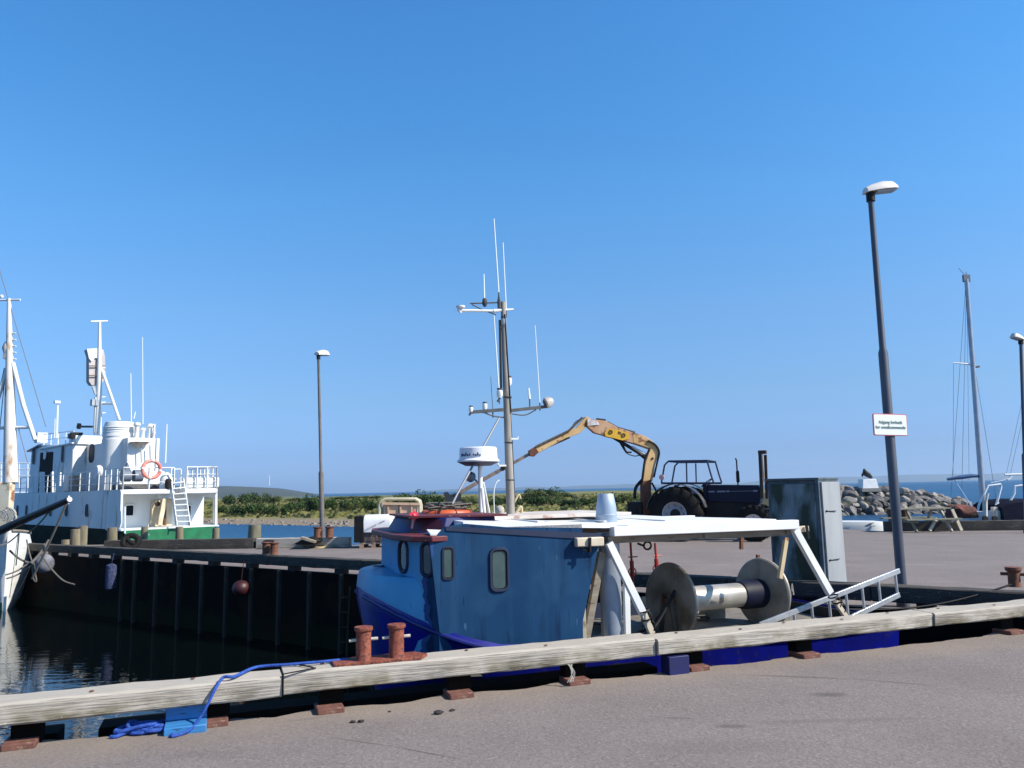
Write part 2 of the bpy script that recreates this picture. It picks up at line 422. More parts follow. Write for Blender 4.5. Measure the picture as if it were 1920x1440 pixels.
    bm = n.new('ShaderNodeBump'); bm.inputs['Strength'].default_value = .6; bm.inputs['Distance'].default_value = .008
    l.new(math_('ADD', sep.outputs[2], nz(30.)), bm.inputs['Height']); l.new(bm.outputs[0], b.inputs['Normal'])
    return m
asphalt = asphalt_mat()
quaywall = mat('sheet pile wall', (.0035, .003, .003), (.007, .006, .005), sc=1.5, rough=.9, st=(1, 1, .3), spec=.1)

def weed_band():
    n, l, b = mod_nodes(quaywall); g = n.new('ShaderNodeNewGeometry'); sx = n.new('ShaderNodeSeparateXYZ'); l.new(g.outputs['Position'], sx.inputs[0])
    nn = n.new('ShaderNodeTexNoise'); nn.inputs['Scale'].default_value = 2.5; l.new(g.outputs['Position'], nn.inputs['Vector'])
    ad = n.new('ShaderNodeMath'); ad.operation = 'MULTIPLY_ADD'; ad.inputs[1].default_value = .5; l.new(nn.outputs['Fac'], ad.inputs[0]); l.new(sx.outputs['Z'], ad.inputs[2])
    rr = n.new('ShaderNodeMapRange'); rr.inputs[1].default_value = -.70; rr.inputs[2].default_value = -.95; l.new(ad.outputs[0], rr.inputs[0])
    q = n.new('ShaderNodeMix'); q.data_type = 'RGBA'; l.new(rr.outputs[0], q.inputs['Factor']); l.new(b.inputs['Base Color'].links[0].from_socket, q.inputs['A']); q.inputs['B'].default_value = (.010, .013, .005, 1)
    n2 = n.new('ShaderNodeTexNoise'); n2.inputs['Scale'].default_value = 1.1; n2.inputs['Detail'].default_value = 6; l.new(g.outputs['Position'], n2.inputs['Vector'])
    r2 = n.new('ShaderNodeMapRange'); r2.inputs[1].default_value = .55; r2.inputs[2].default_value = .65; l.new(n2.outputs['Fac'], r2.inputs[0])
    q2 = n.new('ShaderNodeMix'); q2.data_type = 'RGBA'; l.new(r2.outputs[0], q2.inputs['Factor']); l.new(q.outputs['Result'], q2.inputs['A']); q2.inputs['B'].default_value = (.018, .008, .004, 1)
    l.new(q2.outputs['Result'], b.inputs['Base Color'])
weed_band()

# water: calm in the harbour, choppy outside
def water_mat():
    m = bpy.data.materials.new('water'); m.use_nodes = True; n, l, b = mod_nodes(m)
    g = n.new('ShaderNodeNewGeometry'); sx = n.new('ShaderNodeSeparateXYZ'); l.new(g.outputs['Position'], sx.inputs[0])
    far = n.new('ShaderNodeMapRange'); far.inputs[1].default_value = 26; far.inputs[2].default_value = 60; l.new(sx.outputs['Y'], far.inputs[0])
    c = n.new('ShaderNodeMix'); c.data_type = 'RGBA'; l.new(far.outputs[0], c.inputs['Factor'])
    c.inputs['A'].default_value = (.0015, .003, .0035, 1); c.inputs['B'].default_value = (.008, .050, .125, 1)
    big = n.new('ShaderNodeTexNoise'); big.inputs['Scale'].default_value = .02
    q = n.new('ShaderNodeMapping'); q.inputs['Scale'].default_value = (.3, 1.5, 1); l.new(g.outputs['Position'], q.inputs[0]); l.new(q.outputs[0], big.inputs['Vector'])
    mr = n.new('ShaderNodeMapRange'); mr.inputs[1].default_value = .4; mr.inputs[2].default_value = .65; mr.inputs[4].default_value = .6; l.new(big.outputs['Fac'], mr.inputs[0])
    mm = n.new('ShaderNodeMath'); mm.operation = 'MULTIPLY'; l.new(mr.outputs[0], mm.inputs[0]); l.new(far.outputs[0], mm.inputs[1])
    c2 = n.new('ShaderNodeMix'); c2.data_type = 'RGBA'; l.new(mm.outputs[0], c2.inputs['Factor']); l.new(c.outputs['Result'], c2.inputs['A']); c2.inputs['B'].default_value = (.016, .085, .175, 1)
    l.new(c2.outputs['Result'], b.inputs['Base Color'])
    rr = n.new('ShaderNodeMapRange'); rr.inputs[3].default_value = .03; rr.inputs[4].default_value = .35; l.new(far.outputs[0], rr.inputs[0]); l.new(rr.outputs[0], b.inputs['Roughness'])
    b.inputs['IOR'].default_value = 1.33
    sp = n.new('ShaderNodeMapRange'); sp.inputs[3].default_value = .5; sp.inputs[4].default_value = .22; l.new(far.outputs[0], sp.inputs[0]); l.new(sp.outputs[0], b.inputs['Specular IOR Level'])
    t = n.new('ShaderNodeTexNoise'); t.inputs['Scale'].default_value = 2.2; t.inputs['Detail'].default_value = 3
    q2 = n.new('ShaderNodeMapping'); q2.inputs['Scale'].default_value = (.7, 2.2, 1); q2.inputs['Rotation'].default_value = (0, 0, .15); l.new(g.outputs['Position'], q2.inputs[0]); l.new(q2.outputs[0], t.inputs['Vector'])
    bm = n.new('ShaderNodeBump'); bm.inputs['Distance'].default_value = .1
    bs = n.new('ShaderNodeMapRange'); bs.inputs[3].default_value = .055; bs.inputs[4].default_value = 1.; l.new(far.outputs[0], bs.inputs[0]); l.new(bs.outputs[0], bm.inputs['Strength'])
    l.new(t.outputs['Fac'], bm.inputs['Height']); l.new(bm.outputs[0], b.inputs['Normal'])
    return m
water = water_mat()

# ------------------------------------------------------------------ setting
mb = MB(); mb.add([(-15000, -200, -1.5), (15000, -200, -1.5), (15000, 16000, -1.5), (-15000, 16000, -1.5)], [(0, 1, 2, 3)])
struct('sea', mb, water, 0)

random.seed(4)
BLK_PX = [610, 845, 1060, 1465, 1890, 245, 60, 1290]
def near_u(px, py, z=0): return (NEAR.inverted() @ onZ(px, py, z)).x
def far_u(px, py, z=.3): return (FAR.inverted() @ onZ(px, py, z)).x
blk_u = sorted([near_u(610, 1318), near_u(845, 1292), near_u(1060, 1270), near_u(1478, 1222), near_u(1880, 1185), near_u(1290, 1250), near_u(60, 1372), near_u(-160, 1400), near_u(400, 1345)])
edge = []
u = -14.
while u < 7.1:
    d = min(abs(u - b) for b in blk_u) if u > -5 else abs((u % 1.1) - .55)
    v = .19 - .10 * min(1., d / .42) ** 1.5 + .03 * fbm(u * 3, 2.) + .012 * fbm(u * 11, 7.)
    edge.append(NEAR @ Vector((u, v, 0))); u += .05
corner = Vector((6.72, 9.06, 0))
fe = []
for i in range(60):
    uu = (FAR.inverted() @ corner).x * (1 - i / 59) + (far_u(92, 1012, .3)) * i / 59
    fe.append(FAR @ Vector((uu, -.12 + .03 * fbm(uu * 2, 5.), 0)))
poly = [Vector((-60, -60, 0)), NEAR @ Vector((-60, .1, 0))] + edge + [corner] + fe[1:] + [Vector(p) for p in ((-13.6, 25.1, 0), (-12.5, 25.2, 0), (-4.9, 24.8, 0), (-4.3, 27.3, 0), (11.2, 28.6, 0), (12.0, 26.45, 0), (16.5, 25.5, 0), (45, 20, 0), (60, -60, 0))]
# keep only the near-edge points before the corner
poly = [p for p in poly if not (p in edge and p.x > 6.65)]
me = bpy.data.meshes.new('quay'); bm = bmesh.new()
vt = [bm.verts.new(p) for p in poly]; top = bm.faces.new(vt)
if top.normal.z < 0: top.normal_flip()
bm.normal_update()
if top.normal.z < 0: bmesh.ops.reverse_faces(bm, faces=[top])
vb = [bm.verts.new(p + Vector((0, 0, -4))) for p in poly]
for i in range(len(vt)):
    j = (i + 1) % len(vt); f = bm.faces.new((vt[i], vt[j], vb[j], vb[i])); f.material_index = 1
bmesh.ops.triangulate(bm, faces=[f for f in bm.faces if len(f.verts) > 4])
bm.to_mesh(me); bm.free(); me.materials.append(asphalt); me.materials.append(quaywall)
o = bpy.data.objects.new('quay', me); COL.objects.link(o); o['kind'] = 'structure'

# land across the water
def shore(x):
    P = [(-400, 330), (-160, 150), (-60, 102), (-30.5, 84), (-15, 72), (0, 72), (11, 77), (24, 80), (30, 90), (60, 150), (90, 260)]
    for (a, b), (c, d) in zip(P, P[1:]):
        if x <= c: return b + (d - b) * (x - a) / (c - a)
    return 400
def land_z(x, y):
    d = y - shore(x) - 2 * fbm(x * .1, y * .1)
    far = min(1., max(0., (y - 120) / 160))
    if d < 0: return -1.9 + max(-1.5, d * .1) * -.0 - .3
    z = -1.75 + 1.25 * (1 - math.exp(-d / 14.)) + .9 * far + .25 * fbm(x * .05, y * .05) * min(1, d / 10)
    if y > 290: z -= (y - 290) * .05
    return z
def terrain(name, xs, ys, h, m):
    mb = MB(); n = len(xs)
    mb.add([(x, y, h(x, y)) for y in ys for x in xs], [(j * n + i, j * n + i + 1, (j + 1) * n + i + 1, (j + 1) * n + i) for j in range(len(ys) - 1) for i in range(n - 1)])
    return struct(name, mb, m, 180)
def lin(a, b, n): return [a + (b - a) * i / (n - 1) for i in range(n)]
def headland_mat():
    m = mat('headland grass', (.12, .13, .028), (.20, .18, .05), (.035, .05, .014), sc=.12, sc3=.35, rough=.95, bump=.15, bsc=2., lo3=.5, hi3=.65, st=(.6, 1, 1))
    n, l, b = mod_nodes(m); g = n.new('ShaderNodeNewGeometry'); sx = n.new('ShaderNodeSeparateXYZ'); l.new(g.outputs['Position'], sx.inputs[0])
    r = n.new('ShaderNodeMapRange'); r.inputs[1].default_value = -1.02; r.inputs[2].default_value = -1.2; l.new(sx.outputs['Z'], r.inputs[0])
    src = b.inputs['Base Color'].links[0].from_socket
    q = n.new('ShaderNodeMix'); q.data_type = 'RGBA'; l.new(r.outputs[0], q.inputs['Factor']); l.new(src, q.inputs['A']); q.inputs['B'].default_value = (.20, .155, .11, 1)
    l.new(q.outputs['Result'], b.inputs['Base Color']); return m
ys = [68 + 2 * i for i in range(40)] + [148 + 6 * i for i in range(30)]
terrain('headland', lin(-330, 100, 180), ys, land_z, headland_mat())
hill_m = mat('hill fields', (.022, .035, .018), (.05, .05, .025), (.012, .02, .012), sc=.006, sc3=.015, rough=1., st=(1, .4, 1))
def hill_z(x, y):
    px = 960 + F_PX * x / y
    t = (px - 300) / 300
    prof = 0 if not -.9 < t < 1.02 else 36 * (math.sin(math.pi * min(1, max(0, (t + .9) / 1.92))) ** .55) * (1 + .10 * fbm(x * .004, y * .004))
    if t > .75: prof *= max(0, (1.0 - t) / .25) ** .5 if t < 1 else 0
    return -2 + prof * math.exp(-((y - 2500) / 650) ** 2)
terrain('hill', lin(-2600, -350, 90), lin(900, 4200, 50), hill_z, hill_m)
plain_m = mat('coastal plain', (.05, .07, .03), (.08, .085, .04), sc=.01, rough=1.)
mb = MB(); mb.add([(-1500, 330, -.9), (-1500, 1600, -.7), (-400, 1600, -.7), (-150, 500, -.9), (-120, 330, -.9)], [(0, 1, 2, 3, 4)])
mb.v = [v + Vector((0, 0, -.5)) for v in mb.v]; struct('coastal_plain', mb, plain_m, 0)
coast_m = mat('far coast', (.03, .045, .035), (.05, .055, .04), sc=.002, rough=1.)
def coast_z(x, y):
    h = 34 + 22 * fbm(x * .0007, 3.3) + 8 * fbm(x * .003, 1.)
    h *= min(1, max(0, (x + 1300) / 900))
    if x > 2600: h += 38 * min(1, (x - 2600) / 400)
    return -3 + max(0, h) * math.exp(-((y - 9000) / 700) ** 2)
terrain('far_coast', lin(-1400, 9000, 200), lin(7600, 10600, 16), coast_z, coast_m)

# breakwater core
def crest(x):
    P = [(23, .9), (26, 1.1), (30, 1.1), (34.5, 1.05), (39.5, .75), (43, .15), (46, -.7), (48.6, -1.5)]
    for (a, b), (c, d) in zip(P, P[1:]):
        if x <= c: return b + (d - b) * (x - a) / (c - a)
    return -1.7
secs = []
for x in lin(23, 48.5, 30):
    h = crest(x) - .35; y = 81.2
    secs.append([(x, y - 4.6, -2.5), (x, y - 2.4, -1.2 + (h + 1.2) * .45), (x, y - .7, h), (x, y + .8, h), (x, y + 5, -2.5)])
mb = MB(); mb.loft(secs, caps=True); struct('breakwater_core', mb, mat('breakwater fill', (.05, .05, .035), (.03, .04, .02), sc=1.5, rough=1.), 20)

# ------------------------------------------------------------------ near quay coping, blocks, bollards, rope
near_mb = lambda u0, u1, v0, v1, z0, z1: MB().b2((u0, v0, z0), (u1, v1, z1))
def timber(F, u0, u1, v0, v1, z0, z1, m, label, group, seed, amp=.012):
    mb = MB(); n = max(6, int((u1 - u0) / .14)); secs = []
    c = .013
    for i in range(n + 1):
        u = u0 + (u1 - u0) * i / n
        def q(v, z, k): return (u, v + amp * fbm(u * 2.2 + seed, k), z + amp * .8 * fbm(u * 2.6 + seed, k + 9))
        secs.append([q(v0, z0 + c, 0), q(v0, z1 - c, 1), q(v0 + c, z1, 2), q(v1 - c, z1, 3), q(v1, z1 - c, 4), q(v1, z0 + c, 5), q(v1 - c, z0, 6), q(v0 + c, z0, 7)])
    mb.loft(secs, closed=True, caps=True)
    o = solo('coping_timber', mb, m, label, 'timber', F, group=group, smooth=28)
    if m is coping and F is NEAR:
        base_ = F.inverted() @ o.matrix_world.translation
        k_ = 0
        for i in range(int((u1 - u0) / .62)):
            u_ = u0 + .25 + i * .62 + .05 * math.sin(i * 5 + seed)
            for v_ in ((v0 + v1) / 2 + .05 * (-1) ** i,):
                mb2 = MB(); mb2.lathe([(.0, 0), (.016, 0), (.014, .004), (0, .005)], Vector((u_, v_, z1 + .006)) - base_, n=10)
                h_ = link_mesh('bolt', mb2, rust); h_.parent = o
    return o
us = [-5.2, near_u(530, 1265, .3), near_u(1228, 1198, .3), near_u(1752, 1150, .3), 8.6]
labs = ['pale quay edge timber at the lower left, crossed by the blue rope',
        'long pale quay edge timber carrying the two rusty bollards',
        'pale weathered quay edge timber in front of the reel and ladder',
        'short pale quay edge timber at the right border of the photo']
off = [0, .03, 0, -.02]
for i in range(4):
    timber(NEAR, us[i] + .008, us[i + 1] - .008, .0 + off[i], .27 + off[i], .155 + .006 * i, .30 + (.012 if i == 1 else 0), coping, labs[i], 'near quay edge timbers', i * 7.3)
for u_, lab in zip(blk_u[1:], ['red brown support block under the left end of the pale timber', 'red brown block under the timber by the blue board', 'red brown block left of the double bollard, under the timber', 'red brown block right below the double bollard', 'red brown block with wire scraps under the middle of the timber', 'low red brown block near the timber joint', 'thin red brown block in front of the blue hull', 'red brown block under the timber at far right']):
    mb = MB(); mb.box((u_, .11, .016), (.20, .22, .05)); solo('support_block', mb, red_block, lab, 'block', NEAR, group='blocks under the near coping', bevel=.012)

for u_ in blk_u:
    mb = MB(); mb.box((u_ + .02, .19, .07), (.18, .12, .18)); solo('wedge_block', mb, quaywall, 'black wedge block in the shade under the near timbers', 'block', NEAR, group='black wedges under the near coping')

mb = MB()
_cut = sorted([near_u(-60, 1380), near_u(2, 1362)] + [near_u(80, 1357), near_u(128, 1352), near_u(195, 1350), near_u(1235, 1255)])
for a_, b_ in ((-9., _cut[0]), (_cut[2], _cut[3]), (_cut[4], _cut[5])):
    mb = MB(); mb.b2((a_, .24, -.55), (b_, .50, .02)); solo('gap_dark_beam', mb, quaywall, 'added black beam darkening the gap under the near quay timbers', 'beam', NEAR, group='added dark beams under the near quay edge', bevel=.01)  # added beam, hides the bright water so the gap reads as shade

def double_bollard(F, u, v, z, label, m, plate=True, r=.062, h=.25, sep=.28, pins=True, group=None):
    t = Thing('double_bollard', label, 'bollard', F, (u, v, z), group)
    if plate:
        mb = MB(); mb.prism([(u - .36, v - .08, z), (u + .30, v - .10, z), (u + .38, v + .02, z), (u + .30, v + .14, z), (u - .36, v + .14, z)], (0, 0, .022)); t.part('base_plate', mb, m, bevel=.005)
    for s in (-1, 1):
        c = (u + s * sep / 2, v, z + .02)
        mb = MB(); mb.lathe([(r * 1.12, 0), (r, .02), (r, h * .9), (r * 1.2, h * .94), (r * 1.26, h), (r * 1.2, h + .012), (0, h + .014)], c, n=24); p = t.part('post', mb, m)
        if pins:
            mb = MB(); mb.tube([(c[0] - r * 1.9, v, z + h * .73), (c[0] + r * 1.9, v, z + h * .73)], .012, 8); t.part('cross_pin', mb, ropewhite, p)
    return t
ub = NEAR.inverted() @ onZ(713, 1238, .32)
double_bollard(NEAR, ub.x, .14, .312, 'rusty red double bollard bolted on the near quay timber', dkred, r=.058, h=.235, sep=.255)

# blue rope, coil and blue boards
P = [NEAR.inverted() @ onZ(*q) for q in ((650, 1236, .335), (600, 1241, .335), (540, 1246, .33), (480, 1251, .325), (440, 1268, .325), (425, 1280, .325))]
P = [Vector((p.x, p.y, p.z)) for p in P]
f0 = P[-1]
P = P[:-1] + [Vector((f0.x - .02, .03, .325)), Vector((f0.x - .07, -.03, .27)), Vector((f0.x - .12, -.05, .17)), Vector((f0.x - .18, -.06, .07)), Vector((f0.x - .24, -.09, .02)), Vector((f0.x - .34, -.13, .012))]
c0 = NEAR.inverted() @ onZ(282, 1372, 0.)
P += [Vector((c0.x + .22, c0.y + .04, .012))]
mb = MB(); mb.tube(spline(P, 6), .011, 8)
random.seed(11); Q = [P[-1]]
for i in range(70):
    a = .5 + i * .52; k_ = i / 70; cxx = c0.x + .07 * math.cos(i * .16) - .02; rx = .12 + .04 * math.sin(i * .37)
    Q.append(Vector((cxx + rx * math.cos(a), c0.y + (.060 + .02 * math.sin(i * .23)) * math.sin(a) + .012 * math.sin(i * 1.7), .014 + .040 * k_ * (1 + .5 * math.sin(i * .9)))))
Q += [Vector((c0.x - .12, c0.y - .03, .03)), Vector((c0.x - .20, c0.y - .07, .013)), Vector((c0.x - .24, c0.y - .06, .012))]
mb.tube(spline(Q, 4), .0125, 8)
solo('mooring_rope', mb, ropeblue, 'blue mooring rope running over the pale timber to a tangle on the asphalt', 'rope', NEAR)
mb = MB(); mb.tube([Vector((f0.x + .5 + k * .02, .26 - k * .035, .325)) for k in range(7)] + [Vector((us[1] + .0, -.005, .315)), Vector((us[1] + .0, -.012, .17))], .006, 6)
solo('cord', mb, black, 'thin black cord in the joint of the pale timbers', 'cord', NEAR)
b1 = NEAR.inverted() @ onZ(352, 1350, 0)
sky_blue = mat('light blue board paint', (.04, .22, .52), (.03, .16, .38), (.02, .05, .12), sc=4, sc3=9, st=(1, 8, 8), lo3=.6, hi3=.66, rough=.5)
mb = MB(); mb.b2((b1.x - .14, -.08, -.02), (b1.x + .13, .20, .05)); mb.b2((b1.x - .14, .10, .05), (b1.x + .13, .22, .15))
solo('blue_board', mb, sky_blue, 'light blue painted board wedged under the timber beside the rope', 'board', NEAR, bevel=.006)
b2_ = NEAR.inverted() @ onZ(1258, 1258, 0)
mb = MB(); mb.b2((b2_.x - .10, -.02, -.25), (b2_.x + .10, .12, .15))
solo('blue_block', mb, mat('deep blue block paint', (.005, .008, .10), (.006, .008, .06), sc=6, rough=.6), 'dark blue block below the joint of the pale timbers', 'block', NEAR, bevel=.006)
# wire scraps on the block, pebbles on the asphalt
mb = MB(); wq = NEAR.inverted() @ onZ(1045, 1262, .05)
random.seed(3)
for k in range(5): mb.tube(spline([(wq.x + random.uniform(-.03, .02), -.012, .18), (wq.x + random.uniform(-.03, .03), -.02, .11), (wq.x + random.uniform(-.05, .05), -.03, .04)], 4), .003, 5)
solo('wire_scrap', mb, ropewhite, 'frayed pale wire ends hanging by the middle block', 'wire', NEAR)
def rock_mesh(seed, n=2, am=.22):
    bm = bmesh.new(); bmesh.ops.create_icosphere(bm, subdivisions=n, radius=1)
    rnd = random.Random(seed); pl = [(Vector((rnd.gauss(0, 1), rnd.gauss(0, 1), rnd.gauss(0, 1))).normalized(), rnd.uniform(.62, .9)) for _ in range(9)]
    for v in bm.verts:
        for nn, d in pl:
            e = v.co.dot(nn) - d
            if e > 0: v.co -= nn * e
        v.co *= 1 + am * noise.noise(v.co * 1.7 + Vector((seed, 0, 0)))
    mb = MB(); mb.v = [v.co.copy() for v in bm.verts]; mb.f = [tuple(v.index for v in f.verts) for f in bm.faces]; bm.free(); return mb
dark_stone = mat('dark stone', (.02, .018, .018), (.04, .035, .035), sc=20, rough=.9)
for px, py, s_, lab in ((822, 1336, .028, 'largest dark pebble lying on the near asphalt'), (848, 1331, .018, 'small dark pebble right of the largest one'), (662, 1353, .017, 'flat dark pebble at the left of its pair on the asphalt'), (678, 1352, .02, 'rounder dark pebble at the right of its pair on the asphalt'), (730, 1334, .010, 'tiny dark pebble left of the largest one')):
    mb = rock_mesh(px); mb.v = [Vector((v.x * 1.4, v.y * 1., v.z * .6)) * s_ + onZ(px, py, s_ * .45) for v in mb.v]
    solo('pebble', mb, dark_stone, lab, 'pebble', group='dark pebbles on the asphalt')
# ------------------------------------------------------------------ far quay coping, blocks, fender piles
fu = sorted([far_u(px, py, .3) for px, py in ((250, 1027), (380, 1033), (520, 1040), (700, 1048), (905, 1058), (1150, 1070), (1380, 1079), (1640, 1093))] + [far_u(98, 1012, .3), (FAR.inverted() @ corner).x - .1])
for i in range(len(fu) - 1):
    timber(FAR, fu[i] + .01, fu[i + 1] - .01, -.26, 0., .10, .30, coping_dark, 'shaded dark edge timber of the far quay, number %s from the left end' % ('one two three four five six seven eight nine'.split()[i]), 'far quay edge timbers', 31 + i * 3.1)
    nb = max(1, int((fu[i + 1] - fu[i]) / 1.05))
    for k in range(nb):
        uu = fu[i] + (k + .5) * (fu[i + 1] - fu[i]) / nb
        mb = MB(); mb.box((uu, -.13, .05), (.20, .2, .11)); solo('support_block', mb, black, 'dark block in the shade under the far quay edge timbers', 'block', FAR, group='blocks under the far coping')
for px in (228, 252, 292, 335, 378, 424, 471, 523, 580, 640, 700):
    u_ = (FAR.inverted() @ onZ(px, 1060 + (px - 230) * .02, .0)).x
    u_ = onF(FAR, px, 1100, -.32).x
    mb = MB(); mb.bar((u_, -.33, -3), (u_ + .01, -.33, .02), .07, .08)
    solo('fender_pile', mb, dark_pile, 'thin weathered upright post on the dark far quay wall', 'post', FAR, group='upright posts on the far quay wall', bevel=.01)
# ladder frame hanging in the dark left of the blue boat
lad = [onF(FAR, 642, 1150, -.4), onF(FAR, 655, 1150, -.4)]
mb = MB()
for k, px in enumerate((636, 652)): 
    a = onF(FAR, px + 4, 1100, -.42); b_ = onF(FAR, px - 2, 1230, -.42); mb.bar(a, b_, .025)
t_ = Thing('wall_ladder', 'dark iron ladder on the quay wall left of the blue boat bow', 'ladder', FAR, onF(FAR, 645, 1230, -.42))
t_.part('rails', mb, dark_pile)
for k in range(4):
    y = 1120 + k * 28; a = onF(FAR, 638, y, -.42); b_ = onF(FAR, 652, y, -.42); mb = MB(); mb.bar(a, b_, .02); t_.part('rung', mb, dark_pile)
# blue net fender, red buoy: shade on the wall is put into their colours
def hang(px, y0, y1, v, r, name, m, label, cat, prof):
    a, b_ = onF(FAR, px, y0, v), onF(FAR, px, y1, v); c = (a + b_) / 2
    h = (a.z - b_.z); mb = MB(); mb.lathe([(r * q, h * (t - .5)) for q, t in prof], c, n=14)
    mb.tube([(c.x, c.y, c.z + h / 2 - .02), (c.x, c.y + .05, .2)], .008, 5)
    return solo(name, mb, m, label, cat, FAR)
netblue = mat('blue net fender', (.05, .07, .17), (.012, .016, .04), sc=30, lo=.45, hi=.55, rough=.8, bump=.01)
hang(208, 1057, 1106, -.55, .13, 'net_fender', netblue, 'blue netted fender hanging on the dark far quay wall', 'fender', [(.5, 0), (.95, .06), (1, .2), (1, .8), (.95, .94), (.4, 1)])
hang(452, 1088, 1118, -.55, .19, 'red_buoy', mat('shade-dark red buoy', (.050, .008, .010), (.03, .006, .008), sc=6, rough=.5), 'round dull red buoy hanging on the dark far quay wall', 'buoy', [(.1, 0), (.5, .06), (.85, .22), (1, .5), (.85, .78), (.5, .94), (.15, 1)])  # red darkened in the colour to stand in for shade
# bollards of the far quay
q = FAR.inverted() @ onZ(532, 1038, .3)
double_bollard(FAR, q.x, -.12, .30, 'small rusty double bollard on the far quay edge left of the mast', rust, plate=False, r=.085, h=.24, sep=.27, pins=False)
q = onZ(589, 1012, .3); double_bollard(ID, q.x, 24.0, .28, 'dark double bollard behind the thin lamp post on the back edge', rust, plate=False, r=.11, h=.30, sep=.36, pins=False)
q = onZ(1592, 980, .0); double_bollard(ID, q.x, 28.2, .0, 'dark double bollard in front of the rocks beside the cabinet', rust, plate=False, r=.12, h=.62, sep=.44, pins=False)
t = Thing('single_bollard', 'single rusty bollard at the right border on the far quay edge', 'bollard', FAR, (FAR.inverted() @ onZ(1903, 1100, .3)) * 1.)
bq = t.base; mb = MB(); mb.lathe([(.08, 0), (.07, .02), (.065, .17), (.09, .20), (.09, .235), (.0, .24)], bq, n=20); p_ = t.part('post', mb, rust)
mb = MB(); mb.tube([(bq.x - .14, bq.y, bq.z + .15), (bq.x + .14, bq.y, bq.z + .15)], .02, 8); t.part('cross_pin', mb, rust, p_)
# back edge timbers
def wtimber(a, b_, z0, z1, m, label, wd=.28, name='coping_timber'):
    a, b_ = Vector(a), Vector(b_); d = b_ - a; ang = math.degrees(math.atan2(d.y, d.x)); F = frame((a.x, a.y), ang)
    return timber(F, 0, d.length, -wd / 2, wd / 2, z0, z1, m, label, 'back edge timbers of the far quay', a.x)
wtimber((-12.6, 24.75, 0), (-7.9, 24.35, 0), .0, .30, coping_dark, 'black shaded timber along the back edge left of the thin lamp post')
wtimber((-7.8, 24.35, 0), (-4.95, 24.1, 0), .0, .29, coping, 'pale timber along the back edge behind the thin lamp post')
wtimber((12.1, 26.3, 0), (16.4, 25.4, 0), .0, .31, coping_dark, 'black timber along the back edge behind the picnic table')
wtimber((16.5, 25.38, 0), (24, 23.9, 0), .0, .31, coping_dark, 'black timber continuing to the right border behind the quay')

# round timber piles
def pile(px, ytop, Y, r, z0, label, m=pile_wood, name='mooring_pile'):
    p = onY(px, ytop, Y); mb = MB(); k = []
    for i in range(7):
        z = z0 + (p.z - z0) * i / 6; k.append(Vector((p.x + .02 * math.sin(i + px), Y, z)))
    mb.tube(k, [r * 1.06] * 6 + [r * .97], 14)
    return solo(name, mb, m, label, 'pile', group='round timber piles around the far quay')
pile(143, 992, 24.0, .13, -3, 'tall pile rising in front of the pier end below the ship')
pile(157, 986, 27.5, .14, -3, 'pale pile behind the tall pier end pile')
pile(123, 1012, 26.5, .12, -3, 'low dark pile left of the tall pier end pile')
pile(211, 989, 26.6, .15, -3, 'pile beside the dark tyre heap on the pier')
pile(271, 988, 26.5, .11, -3, 'pile at the left end of the green stern')
pile(336, 988, 26.5, .12, -3, 'pile in the middle of the green stern')
pile(404, 990, 26.4, .11, -3, 'pile at the right end of the green stern')
pile(478, 984, 25.6, .20, -3, 'thick dark pile standing alone in front of the blue water', mat('mossy pile', (.10, .10, .06), (.18, .17, .12), sc=5, rough=.9, st=(1, 1, .3)))
pile(161, 1065, 22.5, .12, -3, 'green stained short pile standing in the dark water', mat('algae pile', (.14, .16, .07), (.08, .09, .04), sc=4, rough=.85, st=(1, 1, .3)))
# beams under the pier end
mb = MB(); a = onY(92, 1076, 24.8); b_ = onY(190, 1080, 24.2); mb.bar(a, b_, .3, .25)
solo('cross_beam', mb, mat('mossy beam', (.10, .09, .045), (.05, .045, .03), sc=3, st=(1, 1, 1), rough=.9), 'mossy cross beam between the piles under the pier end', 'beam', bevel=.02)
mb = MB(); a = onY(95, 1026, 25.6); b_ = onY(232, 1024, 24.9); mb.bar(a, b_, .25, .09)
solo('walkway_plank', mb, wood_old, 'pale plank along the pier end between the piles', 'plank', bevel=.01)
# dark heap of tyre and cloth
mb = MB(); hp = onY(245, 1016, 23.6)
mb.ring(hp + Vector((0, 0, .0)), (.3, -1, .5), .2, .085, 20, 8); mb.ring(hp + Vector((.05, .1, .05)), (.6, -.5, .9), .17, .06, 20, 8)
solo('tyre_heap', mb, rubber, 'dark heap of old tyres lying on the pier edge beside a pile', 'tyres')

